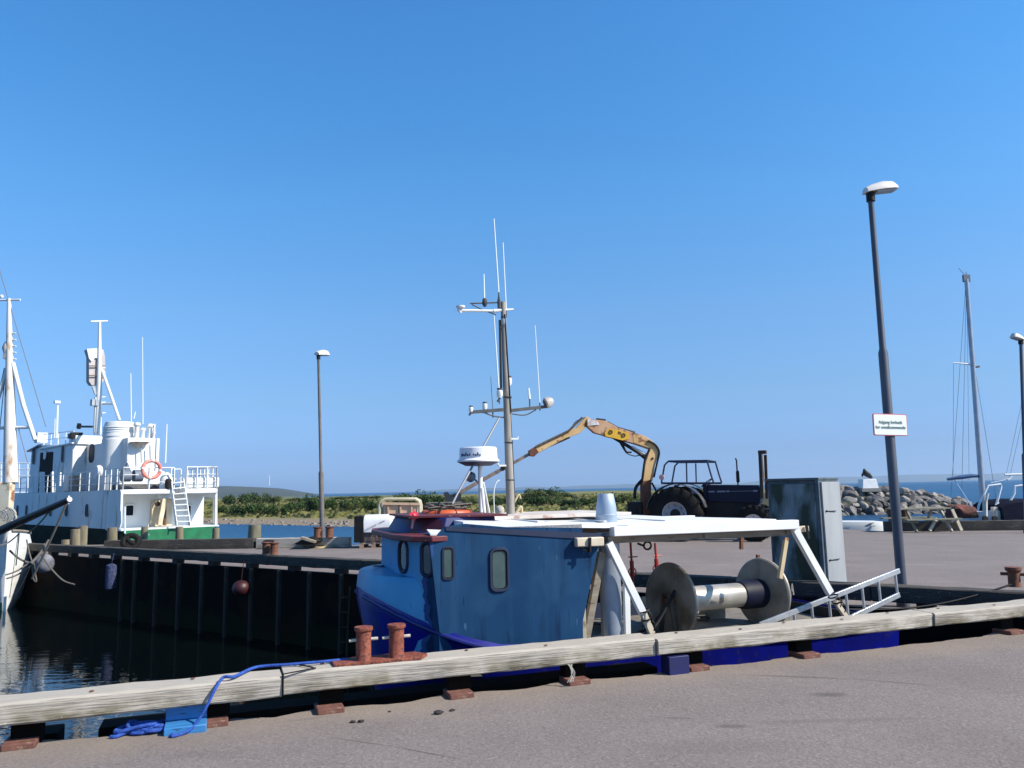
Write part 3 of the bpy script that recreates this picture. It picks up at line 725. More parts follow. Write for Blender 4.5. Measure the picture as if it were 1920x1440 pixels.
# ------------------------------------------------------------------ the blue fishing boat (authored in the near quay frame)
B = Thing('fishing_boat', 'small blue fishing boat with mast, radar and net reel moored between the quays', 'boat', NEAR, (1.8, 1.85, -1.5))
CV = 1.85
def bu(px, py, v): return onF(NEAR, px, py, v)
def hb(u):                                               # half beam at the rail
    s_ = min(1., max(0., (u + .97) / 1.35)); h_ = 1.20 * (1 - (1 - s_) ** 2.3) ** .5
    if u > 3: h_ *= 1 - .12 * ((u - 3) / 1.8) ** 2
    return h_
def sheer(u): return .22 + .46 * max(0, (.35 - u) / 1.32) ** 1.7 - .10 * min(1, max(0, (u - .6) / 3))
secs = []
for u in [-.97, -.95, -.91, -.84, -.74, -.6, -.42, -.2, .1, .5, 1.2, 2., 2.8, 3.6, 4.3, 4.75]:
    h_ = max(.012, hb(u)); zs = sheer(u); fl = 1 if u > 0 else max(0, (u + .97) / .97)
    half = []
    for k, (q, z) in enumerate(((1.0, zs), (1.035, zs - .05), (1.0, zs - .12), (.965, zs - .45), (.86, -.75), (.62, -1.2), (.22, -1.6), (0.0, -1.75))):
        bowin = 1 if k < 3 else 1 - (1 - fl) * min(1, (zs - z) * .55)
        shift = (1 - fl) * .20 * max(0, zs - z - .1)
        half.append((u + shift, h_ * q * bowin, z))
    secs.append([(p[0], CV - p[1], p[2]) for p in half] + [(p[0], CV + p[1], p[2]) for p in half[::-1]])
mb = MB(); mb.loft(secs); mb.prism([Vector(p) for p in secs[-1]], (.01, 0, 0)); hull = B.part('hull', mb, hullblue, smooth=50)
mb = MB()
for sgn in (-1, 1):
    mb.tube([(u, CV + sgn * (hb(u) * 1.03 + .0), sheer(u) - .05) for u in lin(-.95, 4.75, 50)], .022, 8)
B.part('rub_rail', mb, mat('dark blue rail', (.006, .01, .10), (.01, .015, .16), sc=8, rough=.4), hull)
deck = mat('boat deck', (.20, .18, .15), (.12, .11, .10), sc=6, rough=.8)
mb = MB(); dk = [(u, CV - hb(u) * .97) for u in lin(-.9, 4.7, 30)] + [(u, CV + hb(u) * .97) for u in lin(4.7, -.9, 30)]
mb.prism([(a, b_, -.02) for a, b_ in dk], (0, 0, .02)); B.part('deck', mb, deck)

for sgn in (1, -1):
    mb = MB(); mb.loft([[(u, CV + sgn * hb(u) * .95, -.02), (u, CV + sgn * hb(u) * .95, sheer(u) + .004), (u, CV + sgn * hb(u) * .93, sheer(u) + .004), (u, CV + sgn * hb(u) * .93, -.02)] for u in lin(1.2, 4.7, 14)], closed=True, caps=True)
    B.part('inner_lining', mb, black)
mb = MB(); mb.b2((4.6, CV - .95, -.02), (4.64, CV + .95, .12)); B.part('transom_board', mb, black)
# superstructure paint: light blue forward, darker repaint aft with a ragged edge
def house_mat():
    m = bpy.data.materials.new('blue wheelhouse paint'); m.use_nodes = True; n, l, b = mod_nodes(m)
    tc = n.new('ShaderNodeTexCoord'); sx = n.new('ShaderNodeSeparateXYZ'); l.new(tc.outputs['Object'], sx.inputs[0])
    def nz(sc, st, d=7):
        q = n.new('ShaderNodeMapping'); q.inputs['Scale'].default_value = st; l.new(tc.outputs['Object'], q.inputs[0])
        t = n.new('ShaderNodeTexNoise'); t.inputs['Scale'].default_value = sc; t.inputs['Detail'].default_value = d; l.new(q.outputs[0], t.inputs['Vector']); return t.outputs['Fac']
    def rg(v, x, y, a=0., c=1.):
        r = n.new('ShaderNodeMapRange'); r.inputs[1].default_value = x; r.inputs[2].default_value = y; r.inputs[3].default_value = a; r.inputs[4].default_value = c; l.new(v, r.inputs[0]); return r.outputs[0]
    def mix(f, x, y):
        q = n.new('ShaderNodeMix'); q.data_type = 'RGBA'; l.new(f, q.inputs['Factor'])
        for k, s_ in (('A', x), ('B', y)):
            if isinstance(s_, tuple): q.inputs[k].default_value = (*s_, 1)
            else: l.new(s_, q.inputs[k])
        return q.outputs['Result']
    def m2(op, x, y):
        q = n.new('ShaderNodeMath'); q.operation = op
        for i, s_ in enumerate((x, y)):
            if isinstance(s_, (int, float)): q.inputs[i].default_value = s_
            else: l.new(s_, q.inputs[i])
        return q.outputs[0]
    dark = mix(rg(nz(3.2, (1, 1, .35)), .35, .68), (.006, .036, .095), (.012, .054, .130))
    dark = mix(rg(nz(9., (1, 1, .14)), .54, .68, 0, .8), dark, (.005, .018, .055))
    dark = mix(rg(nz(5., (1.6, 1, .10)), .58, .70, 0, .22), dark, (.030, .085, .17))
    dark = mix(rg(nz(30., (1, 1, .12), 3), .66, .70, 0, .75), dark, (.004, .014, .045))
    dark = mix(rg(nz(22., (1, 1, .25), 4), .69, .73, 0, .6), dark, (.06, .13, .24))
    dark = mix(rg(nz(1.6, (1, 1, 1), 2), .55, .60, 0, .25), dark, (.022, .075, .15))
    light = mix(rg(nz(2.2, (1, 1, 1)), .35, .65), (.085, .29, .50), (.11, .34, .56))
    bound = m2('ADD', sx.outputs['X'], m2('MULTIPLY', m2('SUBTRACT', nz(7., (1, 1, 1), 3), .5), .14))
    f = rg(bound, -2.305, -2.295)
    mid = rg(bound, -2.34, -2.335)
    col = mix(f, mix(mid, mix(rg(nz(11., (1, 1, .4), 6), .66, .72, 0, .6), light, (.02, .07, .18)), (.03, .07, .20)), dark)
    l.new(col, b.inputs['Base Color']); b.inputs['Roughness'].default_value = .55; b.inputs['Specular IOR Level'].default_value = .12
    bm = n.new('ShaderNodeBump'); bm.inputs['Strength'].default_value = .4; bm.inputs['Distance'].default_value = .004; l.new(nz(16, (1, 1, .4)), bm.inputs['Height']); l.new(bm.outputs[0], b.inputs['Normal'])
    return m
housem = house_mat()
# whaleback bow above the rail
cyan = mat('cyan whaleback paint', (.05, .28, .50), (.065, .33, .56), (.03, .15, .30), sc=3, sc3=7, lo3=.66, hi3=.74, rough=.4)
mb = MB(); secs = []
us_ = [-.955, -.93, -.88, -.80, -.70, -.60, -.5]
for u in us_:
    h_ = hb(u) * .985; zt = .83 - .02 * (u + .95)
    r_ = min(.05, h_ * .4); secs.append([(u, CV - h_, sheer(u) - .0), (u + .012, CV - h_ * .985, zt - r_), (u + .02, CV - h_ + r_, zt), (u + .02, CV, zt + .02), (u + .02, CV + h_ - r_, zt), (u + .012, CV + h_ * .985, zt - r_), (u, CV + h_, sheer(u))])
mb.loft(secs, caps=True); B.part('whaleback', mb, cyan, smooth=45)
# wheelhouse shell
A_, B_, C_ = (-.66, 1.45), (-.57, 1.0), (-.43, .80)
zb = lambda u: sheer(u) - .04
out = [A_, B_, C_, (-.2, .8)]
mb = MB()
fp = [A_, B_, C_, (-.2, .80), (.95, .80), (.95, 2.9), (-.2, 2.9), (-.43, 2.9), (-.57, 2.7), (-.66, 2.25)]
top_z = lambda u: 1.17 if u < -.5 else (1.22 if u < -.3 else 1.26)
lo = [(x, y, .02) for x, y in fp]; hi = [(x + (.03 if x > 0 else 0), y, top_z(x)) for x, y in fp]
mb.add(lo + hi, [(i, (i + 1) % 10, 10 + (i + 1) % 10, 10 + i) for i in range(10)] + [tuple(range(10, 20))])
house = B.part('wheelhouse', mb, housem, smooth=20)
# flush side boarding running aft, with its sloping after edge
P = [bu(px, py, .79) for px, py in ((806, 1018), (835, 988), (872, 982), (1127, 1003), (1086, 1197))]
P = [Vector(p) for p in P] + [Vector((-.15, .79, .13)), Vector((-.43, .79, sheer(-.43) - .03))]
mb = MB(); mb.prism(P, (0, .035, 0)); side = B.part('side_boarding', mb, housem, smooth=20)
Pm = [Vector((p.x, 2 * CV - p.y, p.z)) for p in P]; mb = MB(); mb.prism(Pm, (0, -.035, 0)); B.part('side_boarding', mb, housem, smooth=20)
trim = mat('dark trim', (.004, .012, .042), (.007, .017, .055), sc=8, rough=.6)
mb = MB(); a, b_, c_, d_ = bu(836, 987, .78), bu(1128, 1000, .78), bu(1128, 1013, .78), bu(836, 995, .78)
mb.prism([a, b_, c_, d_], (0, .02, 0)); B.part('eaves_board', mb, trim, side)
# windows
def window(c, a, wd, ht, m, fr=.014, rr=.5, parent=None, nrm=None):
    c = Vector(c); a = Vector(a).normalized(); up = Vector((0, 0, 1)); nrm = a.cross(up).normalized()
    loop = rrect(c, a, up, wd, ht, wd * rr, 5)
    mb = MB(); mb.tube([p + nrm * .004 for p in loop], fr, 6, closed=True); f = B.part('window', mb, trim, parent)
    mb = MB(); mb.prism([p + nrm * .002 for p in loop], -nrm * .01); pn_ = B.part('pane', mb, m, f)
    inner = rrect(c, a, up, wd * .84, ht * .92, wd * .84 * rr, 5)
    mb = MB(); mb.tube([p + nrm * .005 for p in inner], .006, 6, closed=True); B.part('shadow_ring', mb, black, f)  # dark inner ring stands in for the shadow gap round the pane
window(Vector((bu(936, 1068, .79))), (1, 0, 0), .165, .37, cabglass, rr=.32, fr=.016)
window(Vector((bu(840, 1056, .79))), (1, 0, 0), .10, .28, cabglass, rr=.3, fr=.009)
def on_face(p, q, px, py):
    p, q = NEAR @ Vector((*p, 0)), NEAR @ Vector((*q, 0)); d = (q - p); n_ = Vector((d.y, -d.x, 0)); rr_ = ray(px, py)
    t_ = p.dot(n_) / rr_.dot(n_); return NEAR.inverted() @ Vector((rr_.x * t_, rr_.y * t_, EYE + rr_.z * t_)), (NEAR.to_3x3().inverted() @ d)
c_, d_ = on_face(A_, B_, 757, 1043); window(c_, d_, .20, .29, glass, rr=.48, fr=.018)
c_, d_ = on_face(B_, C_, 801, 1049); window(c_, d_, .125, .29, glass, rr=.48, fr=.018)
# visor and upper works
mb = MB(); vis = [(-.74, 1.3), (-.66, .90), (-.50, .76), (-.30, .80), (-.30, 2.9), (-.50, 2.94), (-.66, 2.8), (-.74, 2.4)]
mb.prism([(x, y, 1.155) for x, y in vis], (0, 0, .05)); vz = B.part('visor', mb, maroon, bevel=.008)
mb = MB(); up_ = [(-.60, 1.5), (-.30, 1.15), (.25, 1.15), (.25, 2.6), (-.30, 2.6), (-.60, 2.3)]
lo = [(x, y, 1.19) for x, y in up_]; hi = [(x * .88 + .02, CV + (y - CV) * .92, 1.35) for x, y in up_]
mb.add(lo + hi, [(i, (i + 1) % 6, 6 + (i + 1) % 6, 6 + i) for i in range(6)] + [tuple(range(6, 12)), (5, 4, 3, 2, 1, 0)])
B.part('upper_house', mb, navy if False else mat('navy and maroon paint', (.012, .02, .12), (.07, .01, .02), sc=3, lo=.48, hi=.52, rough=.5), bevel=.006)
mb = MB(); mb.prism([(-.55, 1.35, 1.352), (.32, 1.05, 1.352), (.32, 2.7, 1.352), (-.55, 2.4, 1.352)], (0, 0, .018)); B.part('upper_deck', mb, maroon)
mb = MB(); mb.prism([(-.50, .82, 1.21), (-.33, .79, 1.20), (-.28, 1.05, 1.225), (-.45, 1.15, 1.235)], (0, 0, .015)); B.part('white_cover', mb, white_clean, vz)
# roofs: white plate with hatch board, narrowing aft
mb = MB(); mb.prism([(-.20, .80, 1.275), (1.22, .80, 1.215), (2.55, .98, 1.20), (3.55, 1.2, 1.17), (3.55, 1.5, 1.17), (2.75, 2.2, 1.20), (2.75, 2.95, 1.20), (.3, 2.95, 1.265), (-.10, 2.4, 1.29)], (0, 0, .045)); roof = B.part('canopy_roof', mb, white_clean, smooth=0)
mb = MB(); mb.b2((.10, 1.5, 1.30), (1.9, 2.75, 1.335)); B.part('hatch_board', mb, mat('dirty white board', (.6, .56, .52), (.48, .42, .38), (.35, .22, .18), sc=3, sc3=5, lo3=.64, hi3=.7, rough=.7), roof, bevel=.005)
mb = MB(); mb.b2((.62, 1.0, 1.262), (.74, 1.14, 1.285)); B.part('roof_vent', mb, galv, roof)
mb = MB(); q = bu(1300, 980, 1.15); mb.tube([(q.x - .55, 1.15, 1.225), (q.x + .3, 1.3, 1.215)], .018, 8); B.part('roof_pipe', mb, mat('pale blue pipe', (.35, .52, .62), (.25, .40, .5), sc=9, rough=.4), roof)
for u_, v0_, v1_ in ((.55, .82, 2.9), (1.25, .84, 2.9), (2.0, .95, 2.9)):
    mb = MB(); mb.bar((u_, v0_, 1.315 - .03 * u_), (u_, v1_, 1.315 - .03 * u_), .035, .012); B.part('roof_batten', mb, white, roof)
mb = MB(); mb.tube(spline([(2.3, 1.35, .5), (2.05, 1.3, .2), (1.8, 1.25, .05), (1.5, 1.3, .03), (1.35, 1.5, .05)], 6), .016, 8); B.part('hydraulic_hose', mb, black)
mb = MB(); mb.tube(spline([(2.32, 1.4, .45), (2.1, 1.5, .15), (1.9, 1.6, .04), (1.6, 1.7, .04)], 6), .014, 8); B.part('hydraulic_hose', mb, black)
for p_, s__ in (((3.0, 1.2, .06), .12), ((3.2, 2.3, .08), .15), ((1.75, 2.2, .08), .14)):
    mb = MB(); rg_ = random.Random(int(p_[0] * 10)); mb.tube(spline([(p_[0] + s__ * math.cos(i * .9) * rg_.uniform(.6, 1.2), p_[1] + s__ * math.sin(i * .9) * rg_.uniform(.6, 1.2), .02 + .012 * (i % 5)) for i in range(22)], 4), .012, 6); B.part('rope_coil', mb, ropegrey)
# gantry beams
for v, sgn in ((.80, 1), (2.75, -1)):
    a, b_ = bu(1150, 996, .80), bu(1492, 983, .80)
    mb = MB(); mb.bar((a.x - .02, v, a.z), (b_.x, v, b_.z), .11, .095); B.part('gantry_beam', mb, white_clean, bevel=.006)
    mb = MB(); mb.bar((a.x - .02, v + .10 * sgn, a.z - .085), (b_.x - .04, v + .10 * sgn, b_.z - .085), .06, .07); B.part('under_beam', mb, wood_old, bevel=.004)
for u in (1.3, 2.4, 3.42):
    mb = MB(); mb.bar((u, .84, 1.10), (u, 2.72, 1.10), .05, .06); B.part('cross_bar', mb, wood_old)
mb = MB(); a, b_ = bu(1079, 1017, .74), bu(1130, 1015, .74); mb.bar(a, b_, .07, .085); a, b_ = bu(1106, 1016, .71), bu(1106, 1035, .71); B.part('end_plank', mb, mat('pale plank', (.62, .54, .42), (.48, .40, .30), sc=7, rough=.8), bevel=.01)
mb = MB(); mb.bar(bu(1106, 1008, .69), bu(1106, 1035, .69), .018, .03); mb.bar(bu(1092, 1030, .70), bu(1106, 1035, .70), .012); B.part('iron_hook', mb, black)
for py in (985,):
    mb = MB(); mb.bar(bu(1492, 993, .86), bu(1513, 991, .86), .07, .06); B.part('end_plank', mb, MATS['pale plank'], bevel=.006)
    mb = MB(); mb.bar(bu(1512, 985, .8), bu(1516, 1010, .8), .025, .02); B.part('iron_hook', mb, black)
legs = [((1141, 1018), (1205, 1150), .80, .072, white_clean), ((1205, 1148), (1222, 1188), .80, .06, MATS['pale plank']), ((1128, 1035), (1099, 1195), .90, .07, wood_old),
        ((1174, 1095), (1176, 1192), 1.02, .06, white_clean), ((1485, 985), (1556, 1112), .82, .075, white_clean), ((1566, 1128), (1592, 1165), .82, .05, MATS['pale plank']), ((1474, 1008), (1462, 1085), 1.05, .05, cream), ((1118, 1040), (1112, 1100), 1.0, .03, cream)]
for a, b_, v, wd, m_ in legs:
    mb = MB(); mb.bar(bu(*a, v), bu(*b_, v + .02), wd, wd * .8, Vector((0, 1, 0))); B.part('gantry_leg', mb, m_, bevel=.004)
# rope lashings on the legs
for grp in (((1208, 1145), (1213, 1160)), ((1562, 1118), (1570, 1128))):
    mb = MB()
    for px, py in grp:
        c_ = bu(px, py, .80); mb.ring(c_, (.35, 0, -1), .05, .008, 14, 6); mb.tube(spline([c_ + Vector((.02, -.045, 0)), c_ + Vector((.05, -.06, -.05)), c_ + Vector((.04, -.05, -.11))], 4), .006, 5)
    B.part('lashing', mb, MATS['black steel'])
# big exhaust pipe: painted lower part, tapered silver cap above the roof
pc = bu(1146, 1100, .98)
mb = MB(); mb.lathe([(.105, -.3), (.105, 1.0)], (pc.x, 1.0, .15), n=28); B.part('exhaust_pipe', mb, mat('grey blue pipe paint', (.34, .39, .46), (.24, .28, .34), sc=3, rough=.35, metal=.3))
pc2 = bu(1138, 995, 1.05)
mb = MB(); mb.lathe([(.108, 0), (.106, .13), (.108, .135), (.108, .145), (.104, .15), (.100, .22), (.078, .345), (.074, .35), (.070, .345), (.070, .2), (0, .2)], (pc2.x, 1.05, 1.19), n=32); B.part('exhaust_cap', mb, mat('silver cap', (.42, .50, .60), (.30, .38, .48), (.55, .6, .62), sc=5, rough=.5, metal=.25, st=(1, 1, .3)))
mb = MB(); mb.box((pc2.x + .05, .83, 1.19), (.12, .05, .09)); B.part('pipe_bracket', mb, mat('blue bracket', (.10, .22, .42), sc=5, rough=.5))
# red rigging screws and ring
for px, y0, y1 in ((1184, 1016, 1095), (1230, 1018, 1085)):
    v = 2.4; a, b_ = bu(px - 2, y0, v), bu(px + 3, y1, v); m_ = (a + b_) / 2
    mb = MB(); mb.tube([a, b_], .014, 8); mb.tube([a.lerp(b_, .45), a.lerp(b_, .8)], .026, 8); mb.ring(a.lerp(b_, .72), (0, 1, 0), .05, .008, 16, 6); mb.tube([a.lerp(b_, .36) - Vector((.04, 0, 0)), a.lerp(b_, .36) + Vector((.08, 0, 0))], .008, 6); B.part('rigging_screw', mb, redpaint)
mb = MB(); c_ = bu(1214, 1023, 2.3); mb.ring(c_, (.2, 1, .1), .045, .012, 18, 6); mb.tube([c_ - Vector((.05, 0, .0)), c_ - Vector((.13, 0, -.03))], .014, 6); B.part('hook_ring', mb, black)
for px, y0, y1 in ((1390, 1003, 1030), (1421, 1040, 1050)):
    mb = MB(); mb.bar(bu(px, y0, 1.9), bu(px, y1, 1.9), .035); B.part('hanger', mb, rust)
# reel
h1, h2 = bu(1261, 1126, 1.50), bu(1425, 1112, 1.78)
ax = (h2 - h1).normalized(); L_ = (h2 - h1).length
mb = MB(); mb.lathe([(.135, .0), (.135, L_ * .74)], h1, ax, 36); dr = B.part('reel_drum', mb, mat('worn drum steel', (.52, .49, .44), (.34, .31, .27), (.20, .14, .09), sc=3, sc3=6, st=(1, 1, 1), lo3=.6, hi3=.7, rough=.38, metal=.45, rvar=.1))
mb = MB(); mb.lathe([(.15, L_ * .74), (.165, L_ * .80), (.165, L_ * .985)], h1, ax, 36); B.part('drum_collar', mb, mat('navy collar', (.004, .006, .025), (.008, .009, .02), sc=6, rough=.55, spec=.2), dr)
for h_, s_ in ((h1, -1), (h2, 1)):
    mb = MB(); mb.lathe([(0, -.012), (.385, -.012 + .028 * s_), (.40, .0 + .03 * s_), (.405, .012 + .035 * s_), (.39, .022 + .03 * s_), (0, .014)], h_, ax, 56); fl = B.part('reel_flange', mb, steel, smooth=25)
    mb = MB(); mb.lathe([(.07, 0), (.07, .05 * s_)] if s_ > 0 else [(.07, -.05), (.07, 0)], h_, ax, 8); mb.lathe([(.03, -.09), (.03, .09)], h_, ax, 12); B.part('hub', mb, rust, fl)
    mb = MB(); sd_ = ax.cross(Vector((0, 0, 1))); o_ = h_ + ax * (.075 * s_)
    for q in (-1, 1): mb.bar(o_ + sd_ * (.05 * q) + Vector((0, 0, .06)), o_ + sd_ * (.17 * q) + Vector((0, 0, -.62)), .02, .055, ax)
    mb.bar(o_ + sd_ * .07 + Vector((0, 0, .07)), o_ - sd_ * .07 + Vector((0, 0, .07)), .02, .04, ax)
    B.part('reel_stand', mb, mat('brown stand steel', (.07, .05, .035), (.14, .10, .07), sc=9, rough=.7), fl)
beige = mat('beige bulkhead', (.46, .42, .32), (.36, .32, .24), (.2, .15, .10), sc=3, sc3=7, rough=.6)
mb = MB(); mb.b2((2.4, 2.25, -.1), (3.55, 2.29, .32)); mb.b2((2.42, 1.45, -.1), (2.46, 2.25, .24)); B.part('bulkhead', mb, beige, bevel=.005)
mb = MB(); mb.b2((1.15, 1.25, -.05), (1.2, 1.5, .95)); mb.b2((.98, .86, .0), (1.02, 1.4, 1.0)); B.part('cabin_aft_wall', mb, beige)
for sgn in (-1, 1):
    mb = MB(); pts_ = [(u, CV + sgn * hb(u) * .95, sheer(u)) for u in lin(1.3, 4.7, 16)]
    mb.loft([[(p[0], p[1], p[2] - .2), (p[0], p[1], p[2] + .01), (p[0], p[1] - sgn * .05, p[2] + .01), (p[0], p[1] - sgn * .05, p[2] - .2)] for p in pts_], closed=True, caps=True); B.part('bulwark_cap', mb, trim)
# mast with arms and aerials
MV = 2.1
def mp_(px, py): return bu(px, py, MV)
base, tip = mp_(958, 968), mp_(943, 566)
mb = MB(); kk = 14; mb.tube([base.lerp(tip, i / kk) for i in range(kk + 1)], [.049 - .022 * i / kk for i in range(kk + 1)], 16); mast = B.part('mast', mb, mast_wood)
mb = MB(); mb.tube([mp_(953, 775) + Vector((.02, -.035, 0)), mp_(945, 590) + Vector((0, -.03, 0))], .007, 6); mb.tube(spline([mp_(957, 770), mp_(961, 840), mp_(964, 905), mp_(966, 960)], 5), .005, 5); mb.bar(mp_(937, 600), mp_(940, 745), .022, .02)
for py in (745, 830, 900): mb.ring(mp_(954 + (py - 830) * .03, py), (0, 0, 1), .045, .006, 16, 6)
B.part('mast_cabling', mb, black, mast)
arm_dark = mat('dark arm', (.035, .04, .05), (.08, .08, .08), sc=10, rough=.6)
mb = MB(); mb.bar(mp_(881, 773), mp_(945, 768), .035, .035); mb.bar(mp_(956, 770), mp_(1028, 762), .03, .035); mb.tube(spline([mp_(905, 772), mp_(925, 780), mp_(950, 783)], 5), .008, 6); mb.tube(spline([mp_(960, 776), mp_(985, 778), mp_(1005, 768)], 5), .008, 6); B.part('lower_arm', mb, arm_dark)
mb = MB(); mb.tube([mp_(858, 582), mp_(925, 583)], .016, 8); mb.tube([mp_(925, 583), mp_(963, 580)], [.022, .010], 8); B.part('upper_arm', mb, white)
mb = MB(); mb.tube([mp_(882, 569), mp_(940, 567)], .009, 6); mb.tube([mp_(885, 571), mp_(905, 581), mp_(930, 590)], .007, 6); mb.lathe([(.015, 0), (.03, .03), (.028, .08), (.012, .1)], mp_(909, 575), n=10); mb.lathe([(.02, 0), (.022, .08), (.008, .16)], mp_(936, 578), n=8); B.part('top_arm', mb, arm_dark)
mb = MB(); c_ = mp_(862, 577); mb.lathe([(.035, 0), (.05, .015), (.05, .03), (.03, .035)], c_ + Vector((.01, 0, -.01)), n=14); mb.tube([c_ - Vector((-.01, 0, .06)), c_], .014, 6); B.part('wind_sensor', mb, white_clean)
wh = mat('fibreglass aerial', (.72, .78, .80), rough=.5)
for a, b_, r_ in (((935, 548), (926, 410), .009), ((949, 580), (943, 455), .008), ((908, 560), (907, 514), .010), ((936, 742), (926, 592), .009), ((1012, 755), (1003, 610), .007), ((993, 748), (991, 728), .015), ((924, 768), (920, 706), .004), ((1002, 775), (1003, 612), .0)):
    if not r_: continue
    mb = MB(); a, b_ = mp_(*a), mp_(*b_); mb.tube([a, b_], [r_, r_ * .75], 8); ae = B.part('aerial', mb, wh if r_ > .005 else arm_dark)
    mb = MB(); mb.tube([a - Vector((0, 0, .09)), a], .008, 6); B.part('aerial_foot', mb, arm_dark, ae)
def lampish(px, py, s_, m_=white_clean):
    c_ = mp_(px, py); mb = MB(); mb.lathe([(.02 * s_, -.05 * s_), (.035 * s_, -.02 * s_), (.035 * s_, .03 * s_), (.015 * s_, .045 * s_)], c_, n=12); l_ = B.part('nav_lamp', mb, m_)
    mb = MB(); mb.lathe([(.03 * s_, .045 * s_), (.032 * s_, .06 * s_)], c_, n=10); mb.tube([c_ - Vector((0, 0, .05 * s_)), c_ - Vector((.03 * s_, 0, .09 * s_))], .012, 6); B.part('lamp_mount', mb, arm_dark, l_)
lampish(954, 715, 1.); lampish(937, 738, 1.); lampish(909, 762, .8); lampish(883, 768, .7); lampish(944, 604, 1., galv)
for px, py, dx in ((957, 823, 1), (948, 873, -1)):
    c_ = mp_(px, py); mb = MB(); mb.bar(c_, c_ + Vector((.085 * dx, 0, .0)), .05, .018); mb.tube([c_ + Vector((.085 * dx, 0, .0)), c_ + Vector((.09 * dx, 0, .03))], .01, 6); B.part('mast_bracket', mb, white)
# floodlight at the end of the arm
c_ = mp_(1022, 757); mb = MB(); mb.lathe([(.05, 0), (.065, .015), (.06, .06), (.03, .10)], c_, (.75, -.1, .35), 14); fl = B.part('floodlight', mb, mat('dull lamp housing', (.5, .48, .45), (.35, .32, .30), sc=9, rough=.5))
mb = MB(); mb.lathe([(.045, -.006), (.05, 0)], c_, (.75, -.1, .35), 14); B.part('lens', mb, arm_dark, fl)
# stay
mb = MB(); mb.tube([bu(936, 784, 2.1), bu(858, 925, 1.7), bu(848, 945, 1.65)], .012, 6); B.part('stay', mb, mat('steel grey stay', (.14, .16, .20), sc=5, rough=.5))
# radar
RV = 1.95
r0 = bu(897, 868, RV); mb = MB()
mb.lathe([(.02, -.035), (.14, -.03), (.17, -.015), (.225, .01)], r0 + Vector((0, 0, .0)), n=24); B.part('radar_base', mb, mat('dark radar base', (.02, .03, .08), rough=.5))
mb = MB(); mb.lathe([(.225, .01), (.228, .025), (.205, .045), (.200, .155), (.19, .165), (0, .175)], r0, n=24); rd = B.part('radar_dome', mb, mat('radome white', (.78, .79, .80), (.70, .72, .74), sc=5, rough=.35))
# dark lettering strokes on the dome (too blurred to read in the photo)
mb = MB(); random.seed(8)
for k in range(11):
    if k == 6: continue
    t_ = R(-165 + k * 6.2); h0 = .066 + .006 * (k % 2); hh = .020 + .012 * ((k * 7) % 3 == 0)
    pts_ = [r0 + Vector((.2065 * math.cos(t_ + d), .2065 * math.sin(t_ + d), z)) for d, z in ((-.035, h0), (.035, h0), (.035, h0 + hh), (-.035, h0 + hh))]
    mb.prism(pts_, Vector((math.cos(t_), math.sin(t_), 0)) * .003)
B.part('lettering', mb, mat('navy letters', (.01, .04, .12), rough=.5), rd)
mb = MB(); mb.tube([bu(900, 868, RV), bu(902, 966, RV)], .024, 12); mb.tube([bu(904, 915, RV - .05), bu(909, 966, RV - .12)], .018, 8); mb.tube([bu(906, 905, RV), bu(918, 966, RV + .2)], .014, 8); B.part('radar_stand', mb, white)
mb = MB(); c_ = bu(888, 897, RV); mb.lathe([(.04, 0), (.055, .02), (.055, .06), (.03, .08)], c_, (-.8, -.2, .35), 14); mb.tube([bu(897, 905, RV), c_], .01, 6); B.part('searchlight', mb, mat('dark blue lamp housing', (.03, .07, .13), (.25, .2, .12), sc=8, lo=.55, hi=.6, rough=.5))
# small bits on the roof: float, box, hoops
mb = MB(); c_ = bu(937, 957, 2.3); mb.ball(c_, .055, 12, (1, 1, 1.05)); B.part('white_float', mb, ropewhite)
mb = MB(); mb.tube(spline([bu(927, 966, 2.4), bu(926, 925, 2.4), bu(930, 906, 2.4), bu(937, 900, 2.4)], 6), .006, 6); B.part('bent_rod', mb, wh)
mb = MB(); mb.tube(spline([bu(963, 945, 2.4), bu(972, 928, 2.4), bu(976, 935, 2.4)], 6), .012, 6); mb.tube(spline([bu(966, 966, 2.4), bu(976, 950, 2.4), bu(978, 962, 2.4)], 6), .018, 6); B.part('roof_hoop', mb, mat('buff plastic', (.5, .42, .25), rough=.6))
# red lamp, its flare built as star shaped bars
mb = MB(); c_ = bu(776, 967, 1.4)
for k in range(6):
    t_ = math.pi * k / 6; d_ = Vector((math.cos(t_), 0, math.sin(t_))) * (.05 if k % 2 else .038); mb.bar(c_ - d_, c_ + d_, .018, .014)
mb.ball(c_, .025, 10); B.part('red_lamp', mb, mat('pinkish red lamp', (.75, .05, .08), rough=.4))
mb = MB(); mb.tube([c_, c_ - Vector((.02, 0, .12))], .012, 6); B.part('lamp_stalk', mb, mat('pink stalk', (.6, .25, .22), rough=.5))
# light pieces on the foredeck
mb = MB(); mb.tube(spline([bu(700, 1062, 1.9), bu(722, 1060, 2.2), bu(737, 1052, 2.3)], 5), .012, 6); B.part('forestay_rope', mb, ropewhite)

